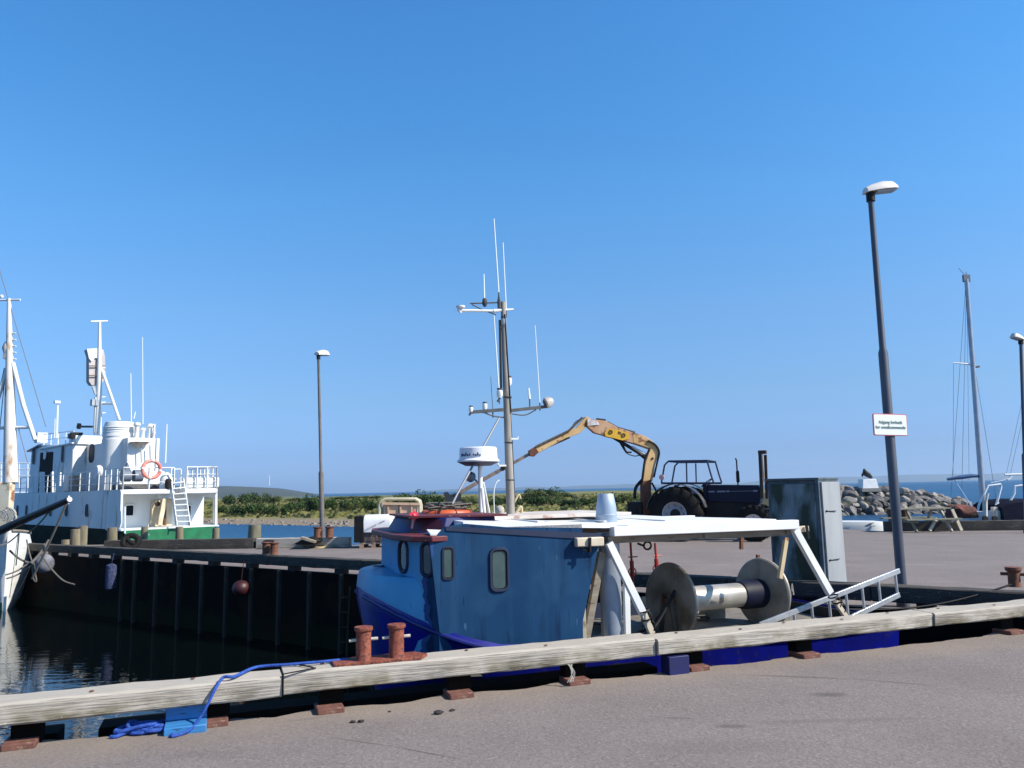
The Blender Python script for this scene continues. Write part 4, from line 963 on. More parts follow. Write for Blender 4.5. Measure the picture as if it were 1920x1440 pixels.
# things lying on or leaning against the boat
t = Thing('orange_float_ring', 'orange float ring with grey ropes on the wheelhouse roof', 'float ring', NEAR, bu(838, 972, 2.0))
c_ = t.base + Vector((0, 0, .045)); mb = MB(); mb.tube([c_ + Vector((.235 * math.cos(a), .17 * math.sin(a), .004 * math.sin(3 * a))) for a in [2 * math.pi * i / 32 for i in range(32)]], .045, 12, closed=True); t.part('ring', mb, orange)
mb = MB()
for a in (-2.2, -1.4, -.6, .4): p_ = c_ + Vector((.235 * math.cos(a), .17 * math.sin(a), 0)); mb.ring(p_, (-math.sin(a), math.cos(a), 0), .048, .006, 14, 6)
t.part('band', mb, MATS['rusty red paint'])
mb = MB(); random.seed(5); Q = [c_ + Vector((random.uniform(-.24, .25), random.uniform(-.15, .15), .06 + random.uniform(0, .06))) for i in range(26)]; mb.tube(spline(Q, 5), .008, 6)
solo('rope_heap', mb, ropegrey, 'loose grey green rope heaped on the orange float ring', 'rope', NEAR)
t = Thing('aluminium_ladder', 'aluminium ladder lying slanted from the boat stern over the gap', 'ladder', NEAR, (3.2, 1.0, .1))
a, b_ = bu(1425, 1172, 1.0), bu(1686, 1070, 1.0); mb = MB(); mb.bar(a, b_, .028, .055); t.part('rail', mb, alu, bevel=.003)
c_, d_ = bu(1425, 1240, 1.0), bu(1686, 1115, 1.0); mb = MB(); mb.bar(c_, d_, .028, .055); t.part('rail', mb, alu, bevel=.003)
for px in (1455, 1487, 1519, 1551, 1583, 1614, 1646, 1680):
    s_ = (px - 1425) / 261; mb = MB(); mb.tube([a.lerp(b_, s_ - .01), c_.lerp(d_, s_ + .01)], .015, 10); t.part('rung', mb, alu)
mb = MB(); random.seed(9); q = bu(1478, 1118, 1.5)
for k in range(7): mb.tube(spline([q + Vector((.02 * k - .06 + random.uniform(-.02, .02), random.uniform(-.02, .02), .05 * (-1) ** j + random.uniform(-.03, .03) + .012 * k)) for j in range(4)], 4), .004, 5)
mb.tube(spline([q + Vector((-.05, 0, -.05)), q + Vector((-.02, 0, -.18)), q + Vector((.0, 0, -.26))], 4), .005, 5)
solo('twine_tangle', mb, ropewhite, 'tangle of pale twine hanging beside the right reel flange', 'twine', NEAR)
mb = MB(); a = NEAR @ Vector((4.7, 1.5, .12)); b_ = onZ(1896, 1096, .36); mb.tube([a.lerp(b_, i / 12) - Vector((0, 0, .10 * math.sin(math.pi * i / 12))) for i in range(13)], .012, 6)
solo('mooring_line', mb, black, 'dark mooring line from the boat stern to the single bollard', 'rope')

# ------------------------------------------------------------------ lamp posts and the sign
lampwhite = mat('lamp head plastic', (.70, .66, .62), (.62, .58, .54), sc=6, rough=.4)
lensm = mat('lamp lens', (.35, .36, .36), rough=.2)
def lamp_post(base, top, r0_, r1_, label, head_dir, hl, step_h, m, sc=1.):
    base, top = Vector(base), Vector(top); H_ = (top - base).length; d = (top - base) / H_
    t = Thing('lamp_post', label, 'lamp post', ID, base, 'lamp posts on the far quay')
    mb = MB(); st = [(0, r0_ * 1.35)]
    pr = [(r0_, 0), (r0_, H_ * step_h), (r1_, H_ * step_h + .06), (r1_ * .85, H_ - .02)]
    mb.lathe(pr, base, d, 20); t.part('post', mb, m)
    mb = MB(); mb.lathe([(r0_ * 1.35, 0), (r0_ * 1.3, .25), (r0_ * 1.02, .28)], base, d, 20); t.part('base_sleeve', mb, m)
    hd = Vector(head_dir).normalized(); s_ = hd.cross(Vector((0, 0, 1))).normalized(); o_ = top + Vector((0, 0, .03))
    secs = []
    for k, (q, wdt, hh, dz) in enumerate(((-.17, .05, .05, .0), (-.16, .085, .085, 0), (0.05, .105, .12, .02), (.4, .115, .145, .05), (.68, .11, .13, .065), (.82, .085, .07, .07), (.86, .02, .02, .06))):
        c_ = o_ + hd * (q * hl) + Vector((0, 0, dz * .8 * sc)); ring = []
        for i in range(12):
            a = math.pi * i / 11; ring.append(c_ + s_ * (wdt * sc * math.cos(a)) + Vector((0, 0, hh * sc * math.sin(a) ** .8)))
        secs.append(ring)
    mb = MB(); mb.loft(secs, closed=True, caps=True); hd_ = t.part('lamp_head', mb, lampwhite)
    mb = MB(); mb.bar(o_ + hd * (.15 * hl) + Vector((0, 0, .01)), o_ + hd * (.78 * hl) + Vector((0, 0, .045 * sc)), .15 * sc, .03); t.part('lens', mb, lensm, hd_)
    mb = MB(); mb.lathe([(r1_ * 1.3, -.12), (r1_ * 1.3, .01)], o_, d, 14); t.part('collar', mb, black, hd_)
    return t
tb = onY(1632, 366, 10.5); bb = onY(1691, 1100, 10.5); bb.z = 0; bb.x = onY(1691, 1100, 10.5).x
lamp_post((bb.x, 10.5, 0), tb, .062, .044, 'tallest lamp post at right carrying the white sign', (1, .12, .03), .46, .60, postgrey, .9)
tb = onY(597, 668, 24.4); lamp_post((onY(605, 1022, 24.4).x, 24.4, 0), tb, .075, .048, 'thin lamp post on the pier left of the white generator', (.45, 1, 0), .55, .38, mat('weathered post', (.09, .08, .085), (.14, .125, .115), sc=3, rough=.7), 1.15)
tb = onY(1914, 640, 24); lamp_post((onY(1926, 992, 24).x, 24, 0), tb, .085, .055, 'lamp post cut by the right border beside the sailboats', (-.9, -.35, .05), .42, .4, postgrey, 1.1)
# sign
sF = None
sc_ = (onY(1633, 777, 10.42) + onY(1706, 816, 10.42)) / 2
sx_ = (onY(1704, 795, 10.42) - onY(1635, 797, 10.42)); wS = (onY(1706, 796, 10.42) - onY(1634, 797, 10.42)).length; hS = (onY(1668, 776, 10.42) - onY(1669, 817, 10.42)).length
yaw = 14.
SG = Matrix.Translation(sc_) @ Matrix.Rotation(R(yaw), 4, 'Z') @ Matrix.Rotation(R(1.2), 4, 'Y')
t = Thing('sign', 'white red bordered sign reading Adgang forbudt on the lamp post', 'sign', SG, (0, 0, 0))
wS *= 1.03
mb = MB(); mb.prism(rrect((0, 0, 0), (1, 0, 0), (0, 0, 1), wS, hS, .025), (0, .012, 0)); bd = t.part('board', mb, mat('red sign border', (.50, .10, .10), rough=.5))
mb = MB(); mb.prism([p + Vector((0, -.004, 0)) for p in rrect((0, 0, 0), (1, 0, 0), (0, 0, 1), wS - .022, hS - .022, .018)], (0, .006, 0)); t.part('panel', mb, mat('sign white', (.80, .82, .81), rough=.4), bd)
text_part('Adgang forbudt\nfor uvedkommende', .058, Matrix.Translation((0, -.008, 0)) @ Matrix.Rotation(R(90), 4, 'X'), mat('green grey lettering', (.10, .20, .16), rough=.6), bd, ext=.0015)
mb = MB(); mb.ring((0.0, .055, .07), (0, 0, 1), .052, .008, 16, 6); t.part('clamp', mb, galv)
mb = MB(); mb.ring((0.0, .055, -.07), (0, 0, 1), .052, .008, 16, 6); t.part('clamp', mb, galv)

# ------------------------------------------------------------------ cabinet
CF = frame((onY(1534, 1083, 10.95).x, 10.95), -40)
cu_ = lambda px, py, v=0.: onF(CF, px, py, v)
a, b_ = cu_(1437, 903), cu_(1534, 897); xL, xR = a.x, b_.x
zt = b_.z
t = Thing('steel_cabinet', 'tall grey steel cabinet with dirty stained door on the far quay', 'cabinet', CF, ((xL + xR) / 2, .35, 0))
cab_door = mat('stained cabinet door', (.13, .17, .19), (.21, .25, .27), (.020, .032, .016), sc=3.0, sc3=2.4, lo3=.45, hi3=.57, st=(1.4, 1, .5), rough=.6, bump=.002)
cab_side = mat('cabinet grey', (.30, .32, .34), (.24, .26, .28), sc=3, st=(1, 1, .3), rough=.6)
dk_edge = mat('dark slate edge', (.05, .07, .09), (.09, .12, .14), sc=5, rough=.6)
mb = MB(); mb.b2((xL, .03, 0), (xR, .80, zt - .02)); body = t.part('body', mb, dk_edge, bevel=.006)
mb = MB(); mb.b2((xR + .002, .05, .02), (xR + .03, .78, zt - .05)); t.part('side_panel', mb, cab_side, bevel=.006)
mb = MB(); mb.b2((xL + .05, .0, .06), (xR - .06, .03, zt - .07)); dr_ = t.part('door', mb, cab_door, bevel=.006)
mb = MB(); mb.b2((xL - .02, -.02, zt - .02), (xR + .01, .80, zt + .012)); t.part('lid', mb, dk_edge, bevel=.004)
mb = MB(); mb.b2((xR - .05, -.012, 0), (xR, .03, zt - .02)); t.part('door_frame', mb, dk_edge)
for z in (1.22, .56):
    mb = MB(); mb.tube([(xR + .035, .10, z), (xR + .045, .50, z - .01)], .006, 6); mb.ball((xR + .045, .12, z), .015, 8); t.part('latch', mb, black)

# ------------------------------------------------------------------ tractor with crane
TY = 23.6
TF = frame((onY(1267, 960, TY).x, TY), -24)
tu = lambda px, py, v=0.: onF(TF, px, py, v)
t = Thing('crane_tractor', 'dark navy tractor with a long rusty cream crane arm behind it', 'tractor', TF, (1.2, .9, 0))
def wheel(c, Rr, wd, rim_r, lugs, m_rim, side):
    c = Vector(c); mb = MB()
    mb.lathe([(rim_r, -wd / 2), (rim_r * 1.1, -wd / 2 - .01), (Rr * .88, -wd / 2), (Rr * .97, -wd * .38), (Rr * .98, wd * .38), (Rr * .88, wd / 2), (rim_r * 1.1, wd / 2 + .01), (rim_r, wd / 2), (rim_r, -wd / 2)], c, (0, 1, 0), 40)
    for k in range(lugs):
        a = 2 * math.pi * k / lugs; 
        for s_ in (-1, 1):
            a2 = a + (.5 * 2 * math.pi / lugs if s_ > 0 else 0); da = .16 * s_ * 0 + .20
            p0 = c + Vector((math.cos(a2) * Rr * .99, s_ * wd * .46, math.sin(a2) * Rr * .99)); p1 = c + Vector((math.cos(a2 + da) * Rr * .99, s_ * .02, math.sin(a2 + da) * Rr * .99))
            p00 = c + Vector((math.cos(a2 - .02) * Rr * .86, s_ * wd * .52, math.sin(a2 - .02) * Rr * .86))
            mb.bar(p00, p0, .05, .04, Vector((0, 1, 0))); mb.bar(p0, p1, .05, .045, Vector((math.cos(a2), 0, math.sin(a2))))
    w_ = t.part('wheel', mb, rubber)
    mb = MB(); mb.lathe([(rim_r, side * wd * .5), (rim_r * .93, side * wd * .46), (rim_r * .86, side * wd * .2), (rim_r * .62, side * wd * .10), (rim_r * .58, side * wd * .16), (rim_r * .40, side * wd * .16), (rim_r * .38, side * wd * .22), (0, side * wd * .22)], c, (0, 1, 0), 32, caps=False); rm = t.part('rim', mb, m_rim, w_)
    mb = MB(); mb.lathe([(rim_r * .42, side * wd * .2), (rim_r * .38, side * wd * .42), (0, side * wd * .45)], c, (0, 1, 0), 12, caps=False)
    for q_ in range(8): mb.lathe([(.018, side * wd * .1), (.016, side * wd * .2)], c + Vector((math.cos(q_ * .785) * rim_r * .72, 0, math.sin(q_ * .785) * rim_r * .72)), (0, 1, 0), 6)
    t.part('wheel_hub', mb, black, w_)
rimg = mat('grey wheel rim', (.40, .42, .46), (.30, .32, .35), (.2, .12, .07), sc=4, sc3=9, rough=.5)
rimw = mat('white wheel rim', (.72, .70, .68), (.5, .47, .44), sc=5, rough=.5)
rr_ = .79
for v in (0, 1.75): wheel((0, v, rr_), rr_, .42, .36, 16, rimg, -1 if v == 0 else 1)
fc = tu(1413, 972, .1)
for v in (.1, 1.6): wheel((fc.x, v, .50), .50, .26, .27, 18, rimw, -1 if v < 1 else 1)
def tpart(name, mb, m_, **k): return t.part(name, mb, m_, **k)
# bonnet, engine, gearbox, axle
a, b_ = tu(1338, 910, .55), tu(1420, 912, .55)
mb = MB(); x0, x1 = tu(1325, 912, .55).x, tu(1423, 912, .55).x; z1 = a.z
mb.prism([(x0, .55, 1.12), (x1, .55, 1.05), (x1 + .04, .55, z1 - .12), (x1 - .03, .55, z1 - .02), (x0, .55, z1 + .02)], (0, .68, 0)); bon = tpart('bonnet', mb, navy, bevel=.03)
mb = MB(); zz = tu(1380, 921, .54).z
for f0, f1 in ((.03, .15), (.20, .36), (.38, .44), (.88, .97)): mb.b2((x0 + (x1 - x0) * f0, .536, zz - .022), (x0 + (x1 - x0) * f1, .547, zz + .022))
mb.b2((x0 + (x1 - x0) * .46, .536, zz - .006), (x0 + (x1 - x0) * .86, .547, zz + .006))
t.part('side_lettering', mb, mat('dull silver strip', (.20, .20, .28), rough=.5), bon)
mb = MB(); mb.b2((x0 - .1, .62, .62), (x1 - .05, 1.16, 1.2)); mb.b2((x0 - .9, .66, .5), (x0 - .1, 1.12, 1.0)); mb.b2((x1 - .25, .68, .42), (x1 + .3, 1.1, .9)); tpart('engine_block', mb, black, bevel=.03)
mb = MB(); mb.tube([(0, .2, rr_), (0, 1.6, rr_)], .12, 12); tpart('rear_axle', mb, black)
mb = MB(); mb.tube([(fc.x, .2, .5), (fc.x, 1.5, .5)], .06, 10); tpart('front_axle', mb, black)
for k, (px, py) in enumerate(((1395, 890), (1407, 905))): pass
mb = MB(); mb.b2((x0 - .9, .50, .95), (x0 - .1, 1.28, 1.12)); mb.b2((x0 - .95, .58, 1.1), (x0 - .45, 1.2, 1.5)); mb.b2((x0 - .12, .56, 1.1), (x0 + .0, 1.22, z1 + .06)); tpart('cab_floor', mb, navy, bevel=.02)
# fenders
for v in (-.05, 1.45):
    secs = []
    for i in range(13):
        th = R(168 - i * 13); r_ = rr_ + .08; c_ = Vector((0, v, rr_)); q = Vector((math.cos(th), 0, math.sin(th)))
        secs.append([c_ + q * r_ + Vector((0, 0, 0)), c_ + q * (r_ + .02), c_ + q * (r_ + .02) + Vector((0, .40, 0)), c_ + q * r_ + Vector((0, .40, 0))])
    mb = MB(); mb.loft(secs, closed=True, caps=True); tpart('fender', mb, mat('dusty dark fender', (.05, .05, .06), (.12, .11, .11), sc=3, lo=.45, hi=.6, rough=.35))
# cab frame
cabm = mat('cab frame blue', (.010, .015, .055), (.02, .03, .08), sc=8, rough=.4)
def cp(px, py, v): return tu(px, py, v)
for v in (.18, 1.58):
    top = [tu(px, py, .18) for px, py in ((1246, 868), (1253, 865), (1288, 864), (1326, 864))]
    top = [Vector((p.x, v, p.z)) for p in top]
    def vv(px, py): p = tu(px, py, .18); return Vector((p.x, v, p.z))
    for pts_, r_ in (((vv(1240, 906), vv(1246, 872), vv(1252, 866)), .026), ((vv(1288, 906), vv(1287, 867)), .022), ((vv(1338, 905), vv(1333, 890), vv(1326, 865)), .026), ((vv(1240, 906), vv(1338, 906)), .03)):
        mb = MB(); mb.tube(list(pts_), r_, 8); tpart('cab_post', mb, cabm)
    mb = MB(); mb.bar(top[1], top[3], .05, .06); tpart('roof_rail', mb, cabm)
zr = tu(1290, 864, .18).z; xa, xb = tu(1251, 866, .18).x, tu(1328, 866, .18).x
mb = MB(); mb.b2((xa, .18, zr - .02), (xb, 1.58, zr + .015)); tpart('cab_roof', mb, cabm, bevel=.015)
mb = MB(); sw = tu(1325, 905, .7); mb.ring(sw, (-.6, 0, .8), .19, .014, 20, 6); mb.tube([sw, sw + Vector((.15, 0, -.25))], .018, 6); tpart('steering_wheel', mb, black)
mb = MB(); st_ = tu(1280, 915, .7); mb.b2((st_.x - .22, .68, st_.z - .3), (st_.x + .2, 1.1, st_.z - .2)); mb.b2((st_.x - .26, .68, st_.z - .3), (st_.x - .2, 1.1, st_.z + .1)); tpart('seat', mb, black, bevel=.03)
mb = MB(); q = tu(1383, 905, .7); mb.tube([tu(1384, 912, .7), tu(1383, 900, .7)], .02, 8); mb.lathe([(.03, 0), (.05, .03), (.05, .32), (.025, .36)], tu(1384, 905, .7), n=12); mb.tube([tu(1382, 882, .7), tu(1381, 864, .7), tu(1379, 859, .7)], .022, 8); tpart('exhaust', mb, black)
mb = MB(); a, b_ = tu(1429, 935, .6), tu(1425, 848, .6); mb.bar(a, b_, .09, .12); a, b_ = tu(1438, 935, .72), tu(1435, 853, .72); mb.bar(a, b_, .08, .1); a = tu(1426, 848, .65); mb.box((a.x + .05, .68, a.z), (.22, .3, .1)); tpart('loader_mast', mb, mat('dark mast', (.02, .015, .015), (.06, .03, .02), sc=5, rough=.7))
mb = MB(); mb.bar(tu(1433, 905, .52), tu(1429, 852, .52), .035, .05); tpart('loader_ram', mb, mat('pale ram', (.5, .38, .30), rough=.5))
mb = MB(); mb.lathe([(.0, 0), (.08, 0), (.08, .05), (0, .06)], tu(1241, 895, .1), (0, -1, 0), 14); tpart('tail_lamp', mb, mat('pink lamp', (.6, .35, .33), rough=.5))
mb = MB(); mb.b2((-1.55, .25, .25), (-.5, 1.5, .62)); mb.b2((-1.5, .1, .1), (-1.05, 1.65, 1.15)); mb.bar((-1.25, -.2, .1), (-1.25, .2, 1.0), .14); mb.bar((-1.0, .4, .8), (-.2, .7, .75), .16); tpart('crane_base', mb, black, bevel=.02)
# crane column and arms (all in the tractor's middle plane v = .5)
KV = .0
KP = tu(1212, 960, .4); KW = TF @ KP
CRF = frame((KW.x, KW.y), 8)
KM = TF.inverted() @ CRF
k = lambda px, py, v=KV: onF(CRF, px, py, v)
def cpart(name, mb, m_, parent=None, **kw):
    mb.v = [KM @ p for p in mb.v]; return t.part(name, mb, m_, parent, **kw)
def plate(pts_, wd, m_, name, v=KV, bevel=.012):
    P_ = [k(*p) for p in pts_]; mb = MB(); mb.prism([p - Vector((0, wd / 2, 0)) for p in P_], (0, wd, 0)); return cpart(name, mb, m_, bevel=bevel)
plate([(1203, 966), (1218, 968), (1219, 900), (1202, 902)], .26, rust, 'crane_column')
colm = plate([(1203, 905), (1221, 903), (1226, 872), (1235, 846), (1229, 836), (1217, 842), (1208, 868)], .24, crane_paint, 'crane_column')
mb = MB(); mb.lathe([(.035, -.14), (.035, .14)], k(1221, 860), (0, 1, 0), 10); cpart('pin', mb, black, colm)
main_ = plate([(1096, 797), (1100, 786), (1110, 787), (1135, 790), (1158, 803), (1186, 812), (1203, 816), (1220, 826), (1233, 839), (1229, 845), (1216, 842), (1186, 832), (1150, 822), (1113, 812)], .22, crane_rust, 'main_arm')
mb = MB(); P_ = [k(*p) for p in ((1185, 814), (1203, 818), (1219, 827), (1231, 839), (1216, 840), (1186, 830))]; mb.prism([p - Vector((0, .118, 0)) for p in P_], (0, .236, 0)); cpart('arm_end', mb, crane_paint, main_)
mb = MB(); P_ = [k(*p) for p in ((1132, 812), (1140, 804), (1155, 806), (1178, 813), (1177, 824), (1165, 826), (1133, 818))]; mb.prism([p - Vector((0, .122, 0)) for p in P_], (0, .244, 0)); dec = cpart('yellow_panel', mb, yellow, main_)
mb = MB(); P_ = [k(*p) for p in ((1100, 786), (1118, 790), (1122, 797), (1100, 799))]; mb.prism([p - Vector((0, .125, 0)) for p in P_], (0, .25, 0)); cpart('elbow_cover', mb, mat('white elbow', (.75, .76, .78), (.5, .4, .35), sc=8, rough=.5), main_)
for px, py, r_ in ((1145, 810, .05), (1169, 816, .05)):
    mb = MB(); mb.ring(k(px, py, KV - .125), (0, 1, 0), r_, .02, 16, 6); cpart('lug_ring', mb, mat('brown lettering', (.12, .05, .015), rough=.7), main_)
mb = MB(); P_ = [k(*p) for p in ((1157, 809), (1163, 811), (1162, 816), (1156, 814))]; mb.prism([p - Vector((0, .126, 0)) for p in P_], (0, .25, 0)); cpart('dark_patch', mb, MATS['brown lettering'], main_)
mb = MB(); mb.tube([k(1119, 790), k(1140, 793), k(1158, 803), k(1190, 812)], .05, 8); mb.tube([k(1118, 788), k(1135, 790)], .07, 8); cpart('top_ram', mb, black, main_)
mb = MB(); mb.tube([k(1150, 820), k(1180, 838), k(1196, 848), k(1211, 860)], .055, 8); r__ = cpart('lift_ram', mb, black)
mb = MB(); mb.tube(spline([k(1160, 826), k(1168, 840), k(1176, 850), k(1190, 855), k(1202, 853)], 5), .018, 6); mb.tube(spline([k(1165, 828), k(1174, 846), k(1184, 848)], 5), .03, 6); cpart('hose', mb, black, r__)
mb = MB(); mb.tube([k(1185, 838), k(1211, 853)], .045, 8); cpart('ram_rod', mb, mat('pale rod', (.6, .58, .62), rough=.4), r__)
mb = MB(); mb.tube(spline([k(1215, 826, KV - .15), k(1229, 834, KV - .15), k(1236, 848, KV - .15), k(1232, 868, KV - .15), k(1226, 895, KV - .15)], 6), .03, 8); mb.tube(spline([k(1218, 843, KV - .14), k(1209, 862, KV - .14), k(1204, 905, KV - .14)], 6), .03, 8); cpart('hose', mb, black)
mb = MB(); mb.tube(spline([k(1190, 935), k(1192, 915), k(1204, 900)], 5), .05, 8); mb.tube(spline([k(1222, 905), k(1230, 920), k(1232, 930)], 5), .03, 8); cpart('hose', mb, black)
jib = plate([(997, 846), (1002, 839), (1060, 810), (1080, 802), (1098, 781), (1107, 786), (1098, 800), (1086, 813), (1060, 822), (1003, 853)], .17, crane_paint, 'jib_arm')
mb = MB(); mb.tube([k(1004, 838, KV - .1), k(1066, 808, KV - .1), k(1092, 783, KV - .1)], .035, 8); mb.tube(spline([k(1070, 805), k(1080, 790), k(1097, 783)], 5), .014, 6); mb.tube([k(1000, 850, KV + .1), k(1068, 820, KV + .1)], .03, 8); cpart('jib_ram', mb, MATS['brown stand steel'], jib)
mb = MB(); P_ = [k(*p) for p in ((991, 845), (1002, 838), (1009, 848), (1001, 856), (993, 855))]; mb.prism([p - Vector((0, .12, 0)) for p in P_], (0, .24, 0)); cpart('jib_collar', mb, rust, jib)
brown_arm = mat('brown telescopic arm', (.16, .12, .10), (.26, .20, .16), sc=5, rough=.7)
mb = MB(); mb.bar(k(995, 850), k(930, 886), .09, .09); mb.bar(k(935, 883), k(860, 925), .075, .11); cpart('telescopic_arm', mb, brown_arm, bevel=.008)
mb = MB(); mb.bar(k(940, 880), k(952, 873), .13, .13); cpart('arm_clamp', mb, black)
mb = MB(); 
P_ = [k(*p) for p in ((832, 924), (838, 922), (850, 935), (848, 950), (838, 948))]; mb.prism([p - Vector((0, .25, 0)) for p in P_], (0, .5, 0)); P_ = [k(*p) for p in ((852, 938), (858, 922), (864, 926), (862, 948), (850, 950))]; mb.prism([p - Vector((0, .25, 0)) for p in P_], (0, .5, 0)); mb.bar(k(842, 932), k(860, 926), .1, .1)
cpart('grapple', mb, mat('dark grapple', (.015, .02, .03), rough=.6))

# ------------------------------------------------------------------ generator on a pallet, skip, ramp
GY = 23.3
GF = frame((onY(700, 1028, GY).x, GY), 0)
gu = lambda px, py, v=0.: onF(GF, px, py, v)
t = Thing('wooden_pallet', 'wooden pallet under the white generator on the pier', 'pallet', GF, (0, .4, 0))
pw = mat('pallet wood', (.42, .28, .20), (.30, .20, .14), sc=8, rough=.9)
xl, xr = gu(674, 1025).x, gu(726, 1025).x
for x in (xl + .06, (xl + xr) / 2, xr - .06): mb = MB(); mb.b2((x - .06, 0, .02), (x + .06, .8, .115)); t.part('bearer', mb, pw)
mb = MB(); mb.b2((xl, 0, .12), (xr, .8, .16)); t.part('top_boards', mb, pw)
mb = MB(); mb.b2((xl, 0, 0.0), (xr, .1, .018)); t.part('bottom_board', mb, pw)
t = Thing('generator', 'white canopied generator with black end and two round reels', 'generator', GF, (0, .4, .16))
a0, a1 = gu(664, 968), gu(682, 1018); c0_, c1_ = gu(681, 966), gu(733, 998)
mb = MB(); mb.b2((a0.x, -.02, .17), (a1.x, .85, a0.z)); t.part('end_panel', mb, black, bevel=.02)
mb = MB(); x_l, x_r, zT, zB = c0_.x, c1_.x, c0_.z, c1_.z
prf = [(zB, .0), (zT - .18, -.02), (zT - .05, .05), (zT, .2), (zT, .65), (zT - .1, .82), (zB, .85)]
mb.add([(x_l, y, z) for z, y in prf] + [(x_r - (.10 if z > zT - .1 else 0), y, z) for z, y in prf], [tuple(range(6, -1, -1)), tuple(range(7, 14))] + [(i, (i + 1) % 7, 7 + (i + 1) % 7, 7 + i) for i in range(7)])
cnp = t.part('canopy', mb, white_clean, bevel=.02)
# faint slanting red lettering, too blurred to read
mb = MB(); random.seed(2)
for i in range(12):
    if i == 7: continue
    p_ = gu(689 + i * 3.0, 990 - i * 1.35, -.03); mb.bar(p_ + Vector((0, .0, -.022)), p_ + Vector((.012, .0, .022)), .012, .006)
t.part('lettering', mb, mat('faded red lettering', (.55, .28, .28), rough=.6), cnp)
mb = MB(); q0, q1 = gu(682, 999), gu(732, 1019); mb.b2((q0.x, .05, q1.z), (q1.x, .8, q0.z)); t.part('frame', mb, mat('dark grey frame', (.05, .045, .05), (.10, .09, .09), sc=9, rough=.7), bevel=.01)
for px in (701, 720):
    c_ = gu(px, 1009, -.03); mb = MB(); mb.ring(c_, (0, 1, 0), .085, .022, 20, 6); mb.lathe([(.05, -.02), (.05, .03)], c_, (0, 1, 0), 12); t.part('round_reel', mb, mat('brown reel', (.16, .10, .09), (.08, .05, .05), sc=12, rough=.8))
mb = MB(); mb.tube([gu(731, 968, .1), gu(737, 972, .1), gu(738, 985, .1)], .012, 6); t.part('handle', mb, galv)
KF = frame((onY(750, 1015, 25.6).x, 25.6), 4)
ku = lambda px, py, v=0.: onF(KF, px, py, v)
t = Thing('hopper_skip', 'cream rusty hopper bin inside a bent tube frame behind the generator', 'skip', KF, (0, .5, 0))
mb = MB(); tp = [ku(px, py) for px, py in ((711, 1000), (711, 948), (714, 940), (722, 936), (778, 936), (785, 940), (787, 948), (787, 1000))]; mb.tube(tp, .05, 10); t.part('tube_frame', mb, mat('cream tube', (.50, .47, .34), (.4, .36, .24), sc=6, rough=.6))
mb = MB(); mb.tube([p + Vector((0, 1.0, 0)) for p in tp], .05, 10); t.part('tube_frame', mb, MATS['cream tube'])
skm = mat('rusty cream bin', (.55, .44, .30), (.60, .38, .25), (.28, .13, .07), sc=2.5, sc3=4, st=(1.5, 1, .3), lo3=.58, hi3=.66, rough=.7)
A1, A2, A3, A4 = ku(717, 945), ku(784, 946), ku(775, 1006), ku(728, 1006)
mb = MB(); mb.prism([A1, A2, A3, A4], (0, 1.0, 0)); bn = t.part('bin', mb, skm, bevel=.02)
mb = MB(); a, b_ = ku(716, 944, -.04), ku(785, 945, -.04); mb.bar(a, b_, .06, .08); t.part('rim', mb, skm, bn)
for px in (751, 728, 772): mb = MB(); mb.bar(ku(px, 950, -.03), ku(px + 1, 1002, -.03), .05, .05); t.part('rib', mb, skm, bn)
mb = MB(); q = [onY(*p, 23.6) for p in ((548, 1021), (566, 1012), (584, 1006), (600, 1014), (592, 1021))]; mb.prism(q, (0, .6, 0)); solo('covered_dinghy_bow', mb, black, 'small dark covered hump beside the thin lamp post', 'cover', bevel=.03)
mb = MB(); mb.bar(onY(566, 1008, 23.5), onY(592, 1016, 23.5), .3, .06); solo('plank', mb, wood_old, 'pale plank sloping down beside the thin lamp post', 'plank')
mb = MB(); a, b_ = onY(496, 1017, 23.9), onY(511, 1017, 23.9); mb.box((a + b_) / 2, ((b_ - a).x, .3, .14)); solo('block', mb, black, 'short black block on the back edge timber end', 'block', bevel=.01)
mb = MB(); c_ = onY(605, 1025, 24.1); c_.z = .0; mb.lathe([(.28, 0), (.26, .03), (0, .04)], c_, n=14); solo('base_stone', mb, mat('yellowish foot stone', (.45, .36, .18), rough=.9), 'yellowish round base stone at the foot of the thin lamp post', 'stone')

# ------------------------------------------------------------------ the white ship behind the pier (x forward, y across, z up)
SF = Matrix.Translation(Vector((-18.9, 38, 0))) @ Matrix.Rotation(R(135), 4, 'Z')
# local +x = forward (-.707,.707); local -y = across to the right (.707,.707)
def sb(px, py, b=0.):                                    # point on the plane parallel to the hull side
    p = onF(SF, px, py, -b); return Vector((p.x, p.y, p.z))
def sa(px, py, a=0.):                                    # point on the plane parallel to the stern
    d = ray(px, py); n_ = SF.to_3x3() @ Vector((1, 0, 0)); p = SF @ Vector((a, 0, 0)); t_ = p.dot(n_) / d.dot(n_)
    return SF.inverted() @ Vector((d.x * t_, d.y * t_, EYE + d.z * t_))
t = Thing('white_ship', 'white coaster with green stern, funnel and railings behind the pier', 'ship', SF, (12, -2.4, -1.5))
BW = 4.85
DK = 1.98
dark_in = mat('dark opening', (.010, .008, .008), rough=.8)
shwin = mat('ship window', (.004, .006, .014), (.010, .013, .022), sc=3, rough=.5, spec=.1)
